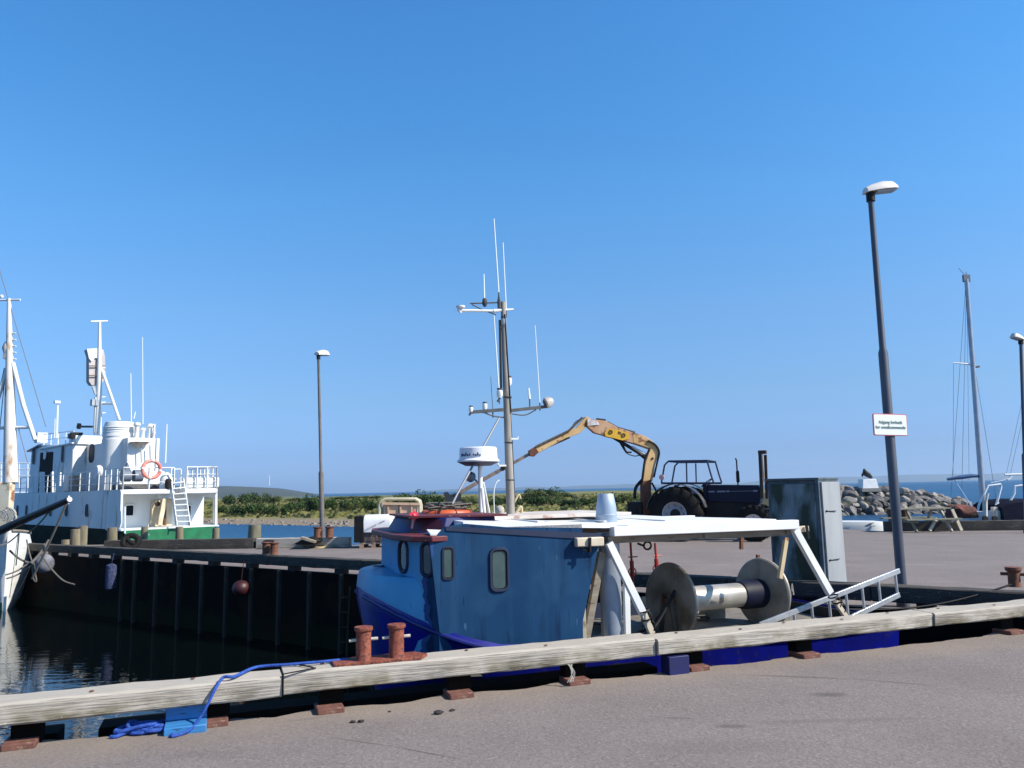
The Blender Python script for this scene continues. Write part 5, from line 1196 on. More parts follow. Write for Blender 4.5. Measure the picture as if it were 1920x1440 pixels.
# hull: white topsides and green bottom
def hull_sec(a, top, bot, off=0.):
    w_ = 1. if a < 20 else max(.04, 1 - ((a - 20) / 10.) ** 1.8)
    c_ = -BW / 2; return [(a, c_ + BW / 2 * w_ + off, top), (a, c_ + (BW / 2) * w_ * (1 if bot > -1 else .9) + off, bot)], [(a, c_ - BW / 2 * w_ - off, top), (a, c_ - (BW / 2) * w_ - off, bot)]
st_ = [1.55, 4, 8, 12, 16, 20, 22, 24, 26, 28, 29.4, 30]
mb = MB(); L_s, R_s = [], []
for a in st_:
    l_, r_ = hull_sec(a, DK + .02 * max(0, a - 18), .1); L_s.append(l_); R_s.append(r_)
mb.loft([l[::-1] + [r[0], r[1]] if 0 else [l[1], l[0], r[0], r[1]] for l, r in zip(L_s, R_s)], caps=True)
topside = t.part('topsides', mb, ship_white, smooth=30)
# the side plating runs aft to the stern with a rounded lower corner
mb = MB(); pl_ = [(1.6, DK), (-.25, DK), (-.35, DK - .12), (-.38, .45), (-.30, .2), (-.1, .08), (1.6, .08)]
mb.prism([(x, 0.0, z) for x, z in pl_], (0, -.10, 0)); t.part('side_plating', mb, ship_white)
mb = MB(); mb.prism([(1.6, -BW, DK), (.15, -BW, DK), (-.05, -BW, DK - .2), (-.15, -BW, .1), (.15, -BW, .1), (.25, -BW, DK - .5), (1.6, -BW, DK - .4)], (0, .10, 0)); t.part('corner_post', mb, ship_white)
mb = MB(); secs = []
for a in [-.35, -.2, .3, 1.5] + st_[1:]:
    w_ = (1. if a < 20 else max(.04, 1 - ((a - 20) / 10.) ** 1.8)) * (1 if a > .3 else .97 if a > -.3 else .9)
    c_ = -BW / 2; secs.append([(a, c_ + BW / 2 * w_, .06), (a, c_ + BW / 2 * w_, -.6), (a, c_ + BW / 2 * w_ * .85, -1.7), (a, c_ - BW / 2 * w_ * .85, -1.7), (a, c_ - BW / 2 * w_, -.6), (a, c_ - BW / 2 * w_, .06)])
mb.loft(secs, closed=True, caps=True); bh_ = t.part('bottom_hull', mb, mat('shaded green hull paint', (.004, .010, .006), (.008, .02, .012), sc=2, rough=.8, spec=.1), smooth=30)  # green lower hull, its shaded side painted near black in the colour
mb = MB(); mb.b2((-.42, -BW * .95, -1.4), (-.36, -BW * .05, .05)); t.part('green_transom', mb, green, bh_)
mb = MB(); mb.b2((-.36, -BW, .04), (1.6, 0, .11)); t.part('aft_deck', mb, white)
# overhanging boat deck
mb = MB(); mb.b2((-.35, -2.55, DK - .25), (12, -.02, DK)); mb.b2((1.2, -BW, DK - .25), (12, -2.55, DK)); t.part('boat_deck', mb, ship_white, bevel=.05)
mb = MB(); mb.b2((-.15, -BW + .02, DK - .25), (1.2, -3.15, DK + .0)); t.part('boat_deck', mb, ship_white, bevel=.05)
# recessed stern wall with windows and door
def swin(parent, c, wd, ht, a, m_=shwin, fr=.05, name='window', rr=.25):
    loop = rrect(c, (0, 1, 0), (0, 0, 1), wd, ht, min(wd, ht) * rr); mb = MB(); mb.tube(loop, fr, 6, closed=True); f = t.part(name, mb, ship_white, parent)
    mb = MB(); mb.prism([Vector(p) + Vector((-.02, 0, 0)) for p in loop], (.015, 0, 0)); t.part('pane', mb, m_, f)
def bwin(parent, c, wd, ht, m_=shwin, fr=.04, rr=.4):
    wd *= 1.5; loop = rrect(c, (1, 0, 0), (0, 0, 1), wd, ht, min(wd, ht) * rr); mb = MB(); mb.tube(loop, fr * .5, 6, closed=True); f = t.part('window', mb, ship_white, parent)
    mb = MB(); mb.prism([Vector(p) + Vector((0, .02, 0)) for p in loop], (0, -.015, 0)); t.part('pane', mb, m_, f)
c_ = sa(243, 957, 1.52); swin(topside, c_, .42, .58, 1.5)
c_ = sa(354, 957, 1.52); swin(topside, c_, .26, .58, 1.5)
door_cream = mat('cream stained door', (.62, .55, .42), (.50, .38, .24), (.35, .18, .08), sc=1.8, sc3=2.5, lo3=.62, hi3=.7, rough=.6)
a, b_ = sa(284, 935, 1.45), sa(322, 986, 1.45); mb = MB(); mb.prism([(1.45, a.y, a.z - .12), (1.45, b_.y, a.z), (1.45, b_.y, .12), (1.45, a.y, .12)], (.05, 0, 0)); dd = t.part('door', mb, door_cream)
mb = MB(); c_ = sa(296, 945, 1.42); mb.lathe([(.12, -.03), (.12, .02)], c_, (-1, 0, 0), 14); t.part('porthole', mb, dark_in, dd)
a, b_ = sa(318, 932, .9), sa(305, 985, 1.2); mb = MB(); mb.bar(sa(309, 935, 1.0), sa(299, 985, 1.0), .07, .22); t.part('door_leaf', mb, door_cream, dd)
mb = MB(); mb.bar(sa(309, 940, 1.2), sa(309, 985, 1.2), .14, .1); t.part('opening', mb, mat('brown gap', (.12, .05, .03), rough=.8), dd)
for px in (163, 125, 95, 50, 33):
    c_ = sb(px, 957, -.02); bwin(topside, c_, .34 if px > 150 else .38, .66, m_=shwin)
# stair ladder
for q0, q1 in (((320, 900), (331, 985)), ((343, 897), (356, 985))):
    mb = MB(); mb.bar(sa(*q0, -.3), sa(*q1, -.85), .05, .12); t.part('stair_rail', mb, white)
for i in range(8):
    s_ = (i + .6) / 8.3; p0 = sa(320, 900, -.3).lerp(sa(331, 985, -.85), s_); p1 = sa(343, 897, -.3).lerp(sa(356, 985, -.85), s_); mb = MB(); mb.bar(p0, p1, .16, .05); t.part('stair_tread', mb, white)
# superstructure
mb = MB(); x0, x1 = sb(137, 830, 1.0).x, sb(60, 830, 1.0).x
ztop = 4.86; mb.prism([(x0, -1.0, 2.0), (x0, -1.0, ztop - .1), (x1 - 2.0, -1.0, ztop + .25), (x1, -1.0, ztop + .1), (x1 + .35, -1.0, 2.0)], (0, -2.9, 0)); wh_ = t.part('bridge_house', mb, ship_white, bevel=.06)
mb = MB(); mb.prism([(x1 - 2.2, -.85, ztop + .27), (x1 + .55, -.85, ztop - .02), (x1 + .6, -.85, ztop - .10), (x1 - 2.2, -.85, ztop + .15)], (0, -3.2, 0)); t.part('bridge_visor', mb, mat('ship navy', (.02, .04, .10), rough=.5))
mb = MB(); mb.b2((x0 - .1, -3.95, ztop - .1), (x1 - 2.2, -.9, ztop + .02)); t.part('bridge_roof', mb, ship_white, bevel=.04)
dx0, dx1 = sb(100, 840, .98).x, sb(76, 840, .98).x
mb = MB(); mb.prism([(dx0, -.98, 2.05), (dx0, -.98, ztop - .35), (dx1, -.98, ztop - .28), (dx1, -.98, 2.05)], (0, -.03, 0)); dd = t.part('doorway', mb, mat('dark maroon door', (.006, .003, .004), (.010, .005, .005), sc=4, rough=.7, spec=.1))
bwin(dd, sb(84, 853, .94), .35, .55, m_=mat('pale pane', (.4, .42, .45), rough=.3))
bwin(wh_, sb(64, 855, .97), .5, 1.1); bwin(wh_, sb(118, 850, .97), .38, 1.1); 
# casing between bridge and funnel, with arched window
cx0 = 6.0; ca = sa(137, 830, x0); 
mb = MB(); mb.b2((6.2, -3.6, 2.0), (x0, -1.75, 4.72)); cs = t.part('casing', mb, ship_white, bevel=.05)
swin(wh_, Vector((x0 - .03, -1.38, 3.7)), .5, 1.0, 0) if 0 else None
mb = MB(); c_ = sb(171, 850, 1.72); loop = rrect(c_, (1, 0, 0), (0, 0, 1), .9, 1.1, .35); mb.prism([Vector(p) for p in loop], (0, -.03, 0)); t.part('window', mb, shwin, cs)
mb = MB(); mb.b2((x0 - .04, -3.8, ztop - .02), (x0 + 1.2, -1.1, ztop + .45)); t.part('roof_locker', mb, ship_white, bevel=.05)
# funnel
fcn = sa(222, 850, 5.2); FCx, FCy = 5.2, fcn.y
rF = abs((sa(258, 850, 5.2) - sa(188, 850, 5.2)).y) / 2 * .83
zf = sa(222, 792, 5.2).z
mb = MB(); prf = [(rF * 1.06, 2.0), (rF * 1.06, zf - .95), (rF * 1.02, zf - .93), (rF * 1.02, zf - .80), (rF * 1.05, zf - .78), (rF * 1.0, zf - .5), (rF * .97, zf - .2), (rF * .88, zf), (rF * .80, zf + .02), (rF * .78, zf - .15), (0, zf - .5)]
mb.lathe([(r, h) for r, h in prf], (FCx, FCy, 0), n=36); fn = t.part('funnel', mb, ship_white)
for z in (zf - .55, zf - .42, zf - .3):
    mb = MB(); mb.ring((FCx, FCy, z), (0, 0, 1), rF * 1.0, .03, 30, 6); t.part('funnel_band', mb, ship_white, fn)
mb = MB(); mb.lathe([(rF * .79, zf - .14), (rF * .79, zf - .02), (0, zf - .02)], (FCx, FCy, 0), n=30); t.part('funnel_mouth', mb, dark_in, fn)
# aft casing right of the funnel
p0, p1 = sa(256, 826, 3.6), sa(300, 822, 3.6)
mb = MB(); mb.b2((3.6, p1.y, 2.0), (6.5, FCy + .1, p1.z)); ac = t.part('aft_casing', mb, ship_white, bevel=.04)
mb = MB(); c_ = sa(262, 829, 3.4); mb.lathe([(.02, -.3), (.45, -.05), (.5, 0)], c_, n=14); t.part('rusty_tray', mb, mat('tray rust', (.45, .28, .18), (.6, .55, .5), sc=6, rough=.7), ac)
for px in (264, 281): mb = MB(); mb.tube([sa(px, 835, 3.3), sa(px + 1, 868, 3.3)], .03, 6); t.part('tray_leg', mb, galv, ac)
for px, py, r_ in ((257, 797, .2), (268, 806, .16), (282, 800, .22), (287, 812, .14)):
    mb = MB(); c_ = sa(px, py, 4.2); mb.lathe([(r_ * .6, -.7), (r_ * .6, -.1), (r_, 0), (r_ * .8, r_ * .6), (0, r_ * .8)], c_, n=12); t.part('vent', mb, ship_white, ac)
mb = MB(); mb.tube([sa(286, 822, 4), sa(286, 802, 4), sa(290, 795, 4), sa(289, 822, 3.8)], .04, 6); t.part('gooseneck', mb, ship_white, ac)
mb = MB(); b0 = sa(298, 868, 3.2); mb.b2((3.1, b0.y - .3, 2.0), (3.6, FCy + .6, 2.95)); t.part('low_casing', mb, ship_white, bevel=.04)
# dark triangular gear in front of the funnel
mb = MB(); mb.prism([sa(240, 868, 1.5), sa(229, 893, 1.5), sa(250, 893, 1.5)], (.2, 0, 0)); t.part('dark_hatch', mb, mat('grey blue gear', (.12, .15, .20), rough=.6))
for px in (236, 258): mb = MB(); mb.lathe([(.3, -.2), (.3, .2)], sa(px, 892, 1.4), (0, 1, 0), 16); t.part('winch_drum', mb, MATS['grey blue gear'])
# railings
def rail_run(pts_, hgt, n_rails, post_w, m_=ship_white, step=1.3):
    pts_ = [Vector(p) for p in pts_]
    for a, b_ in zip(pts_, pts_[1:]):
        for r in range(n_rails):
            z = hgt * (r + 1) / n_rails; mb = MB(); mb.tube([a + Vector((0, 0, z)), b_ + Vector((0, 0, z))], .028 if r == n_rails - 1 else .018, 6); t.part('rail_bar', mb, m_)
        n_ = max(1, int(round((b_ - a).length / step)))
        for i in range(n_ + 1):
            p = a.lerp(b_, i / n_); mb = MB(); mb.bar(p, p + Vector((0, 0, hgt)), post_w, .04); t.part('rail_post', mb, m_)
rail_run([(19.5, -.1, DK), (3.2, -.1, DK)], 1.0, 3, .10, step=1.5)
rail_run([(2.3, -.1, DK), (-.25, -.1, DK), (-.25, -2.5, DK)], 1.05, 3, .14, step=1.0)
rail_run([(-.1, -3.2, DK), (-.1, -BW + .08, DK), (3.5, -BW + .08, DK)], 1.1, 3, .12, step=.55)
rail_run([(.4, -2.6, DK), (.4, -3.1, DK)], 1.0, 2, .12, step=.5)
rail_run([(x0 + .3, -1.1, ztop + .02), (x1 - 2.4, -1.1, ztop + .2)], .7, 2, .05, step=1.6)
rail_run([(24, -.9, DK + .1), (29, -2.0, DK + .2)], 1.1, 3, .06, step=1.2)
# white clutter by the rails
mb = MB(); mb.lathe([(.28, -.12), (.34, 0), (.28, .12)], sb(185, 884, .15), (0, 1, 0), 16); t.part('round_fitting', mb, ship_white)
mb = MB(); c_ = sb(139, 907, .6); mb.box(c_, (.95, .3, .9)); t.part('rusty_panel', mb, mat('rusty panel', (.45, .25, .16), (.5, .35, .28), sc=5, rough=.8))
for px in (79, 98): mb = MB(); mb.bar(sb(px, 925, .3), sb(px, 885, .3), .28, .08); t.part('white_panel', mb, ship_white)
mb = MB(); mb.bar(sb(112, 912, .4), sb(113, 886, .4), .22, .08); t.part('white_panel', mb, ship_white)
mb = MB(); mb.lathe([(.35, -.9), (.3, .1), (.12, .35), (.0, .4)], sa(312, 900, .3), n=14); t.part('deck_gear', mb, ship_white)
mb = MB(); mb.lathe([(.16, -.3), (.17, .1), (.1, .2)], sa(316, 905, -.25), n=12); t.part('dark_bucket', mb, dark_in)
mb = MB(); c_ = sa(375, 905, .5); mb.box(c_, (.9, 1.7, .55)); t.part('deck_locker', mb, ship_white, bevel=.08)
mb = MB(); mb.b2((1.0, -2.4, DK), (2.2, -.4, DK + .28)); t.part('dark_tarpaulin', mb, mat('dark tarpaulin', (.06, .06, .06), (.12, .12, .12), sc=5, rough=.9), bevel=.08)
mb = MB(); c_ = sa(216, 907, -.2)
# masts and aerials
def sl_(px, py, a): return sa(px, py, a)
mb = MB(); mb.tube([sl_(183, 815, 8), sl_(186, 720, 8), sl_(187, 604, 8)], [.20, .15, .07], 12); ms = t.part('signal_mast', mb, ship_white)
mb = MB(); mb.tube([sl_(190, 690, 8), sl_(224, 788, 6.5)], .08, 8); mb.tube([sl_(191, 757, 8), sl_(212, 757, 7.2)], .06, 8); t.part('mast_strut', mb, ship_white, ms)
mb = MB(); mb.tube([sl_(178, 812, 8), sl_(180, 745, 8)], .09, 8); t.part('mast_strut', mb, ship_white, ms)
mb = MB(); mb.tube([sl_(170, 603, 8), sl_(202, 602, 8)], .05, 8); t.part('yard', mb, ship_white, ms)
P_ = [sl_(*p, 8.1) for p in ((163, 655), (180, 654), (194, 657), (197, 668), (197, 712), (186, 722), (172, 722), (167, 715), (167, 668))]
mb = MB(); mb.prism(P_, (.5, 0, 0)); pn = t.part('reflector_panel', mb, mat('beige grey panel', (.42, .38, .37), (.50, .46, .45), sc=2, rough=.7), ms)
mb = MB(); P_ = [sl_(*p, 8.0) for p in ((163, 654), (180, 653), (194, 656), (188, 672), (178, 671), (172, 678), (167, 672))]; mb.prism(P_, (.1, 0, 0)); t.part('white_top', mb, ship_white, pn)
mb = MB(); 
for py in (686, 704): mb.bar(sl_(167, py, 7.98), sl_(197, py, 7.98), .05)
t.part('panel_strap', mb, MATS['brown stand steel'], pn)
mb = MB(); mb.bar(sl_(174, 724, 8), sl_(180, 740, 8), .12, .12); mb.box(sl_(178, 755, 8), (.35, .4, .35)); t.part('mast_fitting', mb, galv, ms)
for py in (690, 700, 745, 755, 775): mb = MB(); mb.tube([sl_(187, py, 8), sl_(198, py - 1, 8)], .035, 6); t.part('mast_rung', mb, ship_white, ms)
for (x_a, y_a), (x_b, y_b), r_, a_ in (((246, 792), (245, 700), .03, 5), ((268, 795), (267, 632), .025, 5), ((251, 785), (254, 772), .03, 5), ((310, 868), (313, 795), .035, 3), ((106, 822), (108, 758), .07, 13), ((102, 822), (103, 785), .03, 13), ((234, 1000), (234, 950), .04, -.6)):
    mb = MB(); mb.tube([sl_(x_a, y_a, a_), sl_(x_b, y_b, a_)], [r_, r_ * .8], 6); t.part('whip_aerial', mb, wh)
mb = MB(); mb.box(sl_(107, 754, 13), (.3, .3, .15)); t.part('aerial_head', mb, ship_white)
for px, py, s_ in ((71, 821, .8), (137, 816, .4), (133, 818, .35)):
    mb = MB(); c_ = sb(px + 6, py, 1.2); mb.box(c_, (.9 * s_, .6, .8 * s_)); t.part('roof_box', mb, ship_white if s_ > .5 else black)
mb = MB(); mb.bar(sb(146, 800, 1.6), sb(172, 800, 1.6), .15, .12); mb.bar(sb(147, 803, 1.6), sb(149, 795, 1.6), .2, .2); t.part('roof_gear', mb, black)
# life ring
lt = Thing('life_ring', 'red and white life ring on the rail of the white ship', 'life ring', SF, sa(284, 880, -.35))
for k in range(4):
    mb = MB(); c_ = lt.base; a0 = k * math.pi / 2 + .15
    for j, (f0, f1) in enumerate(((0, 1),)):
        mb.tube([c_ + Vector((0, math.cos(a0 + (math.pi / 2 - .02) * q / 8) * .42, math.sin(a0 + (math.pi / 2 - .02) * q / 8) * .42)) for q in range(9)], .085, 10)
    lt.part('ring_quarter', mb, mat('life ring red', (.62, .12, .09), (.7, .3, .25), sc=5, rough=.5))
mb = MB(); 
for k in range(4):
    a0 = k * math.pi / 2 + .13; c_ = lt.base + Vector((0, math.cos(a0) * .42, math.sin(a0) * .42)); mb = MB(); mb.lathe([(.092, -.045), (.092, .045)], c_, (0, -math.sin(a0), math.cos(a0)), 12); lt.part('white_band', mb, white)

# ------------------------------------------------------------------ old trawler at the left border (only its mast, casing and rail show)
OY = 40.
t = Thing('old_trawler', 'old rusty cream trawler with tall white mast, cut by the left border', 'trawler', ID, (onY(-60, 1000, OY).x, OY, -1.5))
ty = lambda px, py, Y=OY: onY(px, py, Y)
mb = MB(); a, b_ = ty(-160, 900), ty(22, 990); mb.b2((a.x, OY - .3, -.3), (b_.x, OY + .1, ty(22, 904).z)); t.part('casing', mb, mat('cream rusty casing', (.58, .50, .33), (.66, .62, .52), (.30, .12, .05), sc=1.2, sc3=1.6, lo3=.55, hi3=.64, rough=.7), bevel=.06)
mb = MB(); mb.prism([(b_.x - .1, OY - .4, -1.6), (b_.x, OY - .4, -.3), (a.x - 6, OY - .4, -.1), (a.x - 6, OY - .4, -1.6)], (0, .9, 0)); t.part('hull', mb, MATS['cream rusty casing'])
mb = MB(); mb.tube([ty(20, 905), ty(19, 800), ty(18, 680), ty(17, 560)], [.34, .28, .18, .09], 14); ms = t.part('mast', mb, mat('rust streaked white mast', (.72, .70, .66), (.66, .60, .52), (.40, .22, .12), sc=1.5, sc3=2.2, st=(1, 1, .4), lo3=.6, hi3=.7, rough=.6))
mb = MB(); mb.tube([ty(24, 680), ty(44, 760), ty(66, 825)], .11, 8); t.part('mast_leg', mb, ship_white, ms)
mb = MB(); mb.tube([ty(14, 690), ty(-8, 760), ty(-30, 840)], .11, 8); t.part('mast_leg', mb, ship_white, ms)
mb = MB(); mb.tube([ty(-22, 803), ty(60, 801)], .08, 8); t.part('mast_spreader', mb, ship_white, ms)
mb = MB(); mb.tube([ty(-2, 563), ty(38, 562)], .05, 8); mb.ball(ty(3, 556), .1, 10); t.part('yard', mb, ship_white, ms)
mb = MB(); mb.lathe([(.12, -.3), (.2, 0), (.1, .3)], ty(12, 652), n=10); mb.box(ty(14, 668), (.3, .3, .3)); t.part('mast_lamp', mb, MATS['dull lamp housing'], ms)
for py in (625, 637, 649, 661, 673): mb = MB(); mb.tube([ty(19, py), ty(30, py)], .04, 6); t.part('mast_rung', mb, ship_white, ms)
for q0, q1 in (((-6, 488), (86, 800)), ((8, 690), (-30, 860)), ((10, 700), (-10, 900)), ((34, 800), (52, 868))):
    mb = MB(); mb.tube([ty(*q0), ty(*q1)], .022, 5); t.part('stay', mb, MATS['steel grey stay'])
for py in (868, 880, 892): mb = MB(); mb.tube([ty(-60, py, 44), ty(56, py, 44)], .03, 6); t.part('rail_bar', mb, ship_white)
for px in (2, 20, 36, 52): mb = MB(); mb.tube([ty(px, 868, 44), ty(px, 915, 44)], .035, 6); t.part('rail_post', mb, ship_white)
mb = MB(); random.seed(6)
for k in range(9): a = ty(random.uniform(-5, 18), random.uniform(958, 975), OY - .7); mb.tube(spline([a, a + Vector((.2, 0, .3)), a + Vector((.45, 0, .05)), a + Vector((.3, 0, -.2))], 4), .05, 6)
t.part('rope_pile', mb, ropewhite)

# ------------------------------------------------------------------ white boat bow with bowsprit at the far left
BF_o = onZ(8, 1147, -1.5)
BF = frame((BF_o.x, BF_o.y), -55)                        # local +x points out of the bow
t = Thing('white_sailing_boat', 'white wooden boat bow with long dark bowsprit at the left border', 'boat', BF, (-2.5, 0, -1.5))
bowwhite = mat('white bow planking', (.76, .78, .78), (.66, .68, .68), (.45, .42, .36), sc=2.5, sc3=6, st=(.4, .4, 3), lo3=.66, hi3=.72, rough=.45, bump=.004)
secs = []
for x in [.02, -.05, -.15, -.35, -.7, -1.2, -1.9, -2.8, -4., -5.5, -7]:
    s_ = min(1, -x / 3.2 + .012) ; wd = .86 * (1 - (1 - s_) ** 2.0) ** .62
    zs = .72 - .28 * min(1, -x / 4.)
    secs.append([(x - .10 * k_, sg * wd * q, z) for sg, rng in ((1, (0, 1, 2, 3, 4)), (-1, (4, 3, 2, 1, 0))) for k_ in rng for q, z in [((.80, zs), (.98, zs - .6), (1.0, -.5), (.74, -1.25), (.2, -1.9))[k_]]])
mb = MB(); mb.loft(secs, caps=True); hl = t.part('hull', mb, bowwhite, smooth=45)
mb = MB()
for sg in (-1, 1): mb.tube([(s[0 if sg > 0 else -1][0], s[0 if sg > 0 else -1][1] + .02 * sg, s[0][2] + .01) for s in secs], .035, 8)
t.part('cap_rail', mb, wood_old, hl)
mb = MB(); mb.prism([(.06, -.035, -1.55), (.06, .035, -1.55), (.0, .035, .8), (.0, -.035, .8)], (-.08, 0, 0)); t.part('stem', mb, bowwhite, hl)
mb = MB()
def hullpt(x, z): 
    return Vector((x, 0, z))
ga = [(.04, -.02, -.95), (-.02, -.1, -1.2), (-.3, -.55, -1.45), (-.3, -.50, -1.75), (.05, 0, -1.75)]
secs2 = []
for s in secs[:6]:
    a, b_ = Vector(s[7]), Vector(s[6]); c2 = Vector(s[8]); secs2.append([b_ + (a - b_) * 0 + Vector((.006, -.012, 0)), c2 + Vector((.006, -.012, 0))] if 0 else [Vector((s[6][0] + .01, s[6][1] - .015, s[6][2] - .02)), Vector((s[5][0] + .01, s[5][1] - .02, s[5][2]))])
mb.loft(secs2); t.part('green_boot_paint', mb, mat('green boot paint', (.03, .16, .08), (.10, .25, .15), (.5, .55, .5), sc=5, sc3=9, rough=.6), hl)
W2B = lambda p: BF.inverted() @ p
s0_, s1_ = W2B(onY(-60, 1022, BF_o.y + .6)), W2B(onY(129, 937, 19.6))
mb = MB(); mb.tube([s0_, s0_.lerp(s1_, .5), s1_], [.13, .11, .07], 12); sp = t.part('bowsprit', mb, mat('black tarred spar', (.012, .010, .010), (.03, .02, .015), sc=8, rough=.6))
mb = MB(); d_ = (s1_ - s0_).normalized(); mb.tube([s1_, s1_ + d_ * .05], .06, 12); mb.bar(s1_ + Vector((0, 0, -.10)), s1_ + Vector((0, 0, .10)), .03); t.part('spar_cap', mb, mat('pale pink cap', (.75, .66, .64), rough=.5), sp)
for q0, q1, r_ in (((126, 940), (60, 1085), .028), ((95, 955), (52, 1000), .02), ((0, 1023), (36, 1000), .018), ((36, 1000), (30, 1060), .014), ((18, 1032), (58, 1056), .028), ((10, 1078), (58, 1052), .022), ((12, 1085), (60, 1058), .022), ((58, 1056), (92, 1012), .035), ((62, 1058), (50, 1012), .02), ((60, 1056), (20, 1130), .01), ((34, 1000), (18, 1120), .008)):
    mb = MB(); a, b_ = W2B(onY(*q0, 20.6)), W2B(onY(*q1, 21.0)); mb.tube([a.lerp(b_, i / 6) - Vector((0, 0, .06 * math.sin(math.pi * i / 6))) for i in range(7)], r_, 6); t.part('rope', mb, ropegrey)
mb = MB(); mb.tube(spline([W2B(onY(*q, 21)) for q in ((78, 1040), (95, 1065), (118, 1088), (140, 1096))], 6), .02, 6); t.part('rope', mb, ropegrey)
mb = MB(); mb.tube(spline([W2B(onY(*q, 21)) for q in ((62, 1050), (66, 1075), (68, 1090), (63, 1085), (60, 1060))], 6), .02, 6); t.part('rope', mb, ropegrey)
c_ = onY(84, 1057, 22.2); mb = MB(); mb.ball(c_, .24, 16, (1, 1, 1.1)); mb.tube([c_ + Vector((0, 0, .2)), c_ + Vector((-.05, 0, .55))], .02, 6)
solo('wrapped_fender', mb, mat('grey blue wrap', (.07, .08, .11), (.22, .22, .25), sc=5, rough=.7, bump=.01), 'grey wrapped round fender hanging beside the white bow', 'fender')
mb = MB(); mb.box(onY(42, 998, 24.5), (1.1, .5, .25)); solo('green_net_box', mb, mat('dark green net', (.01, .05, .03), (.03, .03, .02), sc=9, rough=.9), 'small dark green heap behind the white bow', 'net', bevel=.06) if 0 else None

# ------------------------------------------------------------------ boulders of the breakwater
rock_m = []
for i, (a, b_) in enumerate((((.22, .205, .20), (.12, .11, .105)), ((.33, .305, .28), (.20, .18, .165)), ((.15, .138, .135), (.08, .073, .072)))):
    rock_m.append(mat('boulder stone %d' % i, a, b_, (.10, .09, .07), sc=1.1, sc3=2.6, lo3=.56, hi3=.68, rough=.95, bump=.03, bsc=5))
protos = []
random.seed(21)
for k in range(7):
    mb = rock_mesh(k * 3.1 + 1, 2, .18); mb.v = [Vector((v.x * 1.15, v.y * .9, v.z * .72)) for v in mb.v]
    o = link_mesh('boulder', mb, rock_m[k % 3], 22); protos.append(o)
    tag(o, 'rough grey brown boulder piled in the breakwater at right', 'boulder', 'boulders of the breakwater')
first = [True] * 7
def put_rock(x, y, z, s_):
    k = random.randrange(7)
    rot = (random.uniform(-.7, .7), random.uniform(-.7, .7), random.uniform(0, 6.28)); sc3_ = (s_ * random.uniform(.8, 1.25), s_ * random.uniform(.8, 1.2), s_ * random.uniform(.75, 1.2))
    if first[k]:
        o = protos[k]; first[k] = False; o.location = (x, y, z); o.rotation_euler = rot; o.scale = sc3_
    else: o = dup(protos[k], (x, y, z), rot=rot, scale=sc3_)
x = 29.6
while x < 48.2:
    h = crest(x); n_ = max(2, int((h + 1.7) / .48) + 1)
    for j in range(n_):
        f = j / max(1, n_ - 1); z = -1.6 + (h + 1.45) * f
        put_rock(x + random.uniform(-.35, .35), 81.2 - .5 - 3.9 * (1 - f) + random.uniform(-.3, .3), z, random.uniform(.36, .70))
    put_rock(x, 81.6, h - .1, random.uniform(.4, .6)) if x < 46 else None
    x += .78
# statue on its white plinth
SX = onY(1627, 912, 80.5)
t = Thing('white_plinth', 'white square plinth on top of the boulder breakwater', 'plinth', ID, (SX.x, 80.5, .75))
a, b_ = onY(1612, 917, 80.5), onY(1641, 898, 80.5)
mb = MB(); mb.box(((a.x + b_.x) / 2, 80.5, (a.z + b_.z) / 2), (b_.x - a.x, 1.4, b_.z - a.z), taper=.80); t.part('block', mb, white_clean, bevel=.03)
mb = MB(); mb.box(((a.x + b_.x) / 2, 80.5, a.z - .1), ((b_.x - a.x) * 1.15, 1.7, .35)); t.part('footing', mb, mat('grey footing', (.25, .24, .22), rough=.9))
bz = b_.z; cxs = SX.x
bronze = mat('dark bronze', (.012, .010, .012), (.025, .02, .02), sc=3, rough=.6)
def skin(name, pts_, edges, radii, m_, label, cat, base):
    me = bpy.data.meshes.new(name); me.from_pydata([tuple(Vector(p) - Vector(base)) for p in pts_], edges, []); o = bpy.data.objects.new(name, me); COL.objects.link(o); o.location = base
    sk = o.modifiers.new('skin', 'SKIN'); 
    for v, r_ in zip(me.skin_vertices[0].data, radii): v.radius = (r_, r_)
    me.skin_vertices[0].data[0].use_root = True
    ss = o.modifiers.new('sub', 'SUBSURF'); ss.levels = ss.render_levels = 1
    me.materials.append(m_)
    bpy.context.view_layer.update(); me2 = bpy.data.meshes.new_from_object(o.evaluated_get(bpy.context.evaluated_depsgraph_get())); o.modifiers.clear(); o.data = me2; me2.shade_smooth()
    return tag(o, label, cat)
q = lambda dx, dz, dy=0: (cxs + dx * 1.1, 80.5 + dy, bz + dz * .95)
skin('seated_statue', [q(-.05, .22), q(-.10, .55), q(-.17, .82), q(-.19, .98), q(-.21, 1.12), q(.22, .38, -.15), q(.42, .10, -.15), q(.25, .30, .15), q(.50, .08, .15), q(.05, .62, -.22), q(.25, .42, -.22), q(-.30, .55, .2), q(-.36, .25, .2)],
     [(0, 1), (1, 2), (2, 3), (3, 4), (0, 5), (5, 6), (0, 7), (7, 8), (2, 9), (9, 10), (2, 11), (11, 12)], [.36, .34, .28, .11, .17, .2, .12, .2, .12, .11, .08, .12, .08], bronze, 'dark seated figure statue on the white plinth of the breakwater', 'statue', (cxs, 80.5, bz))

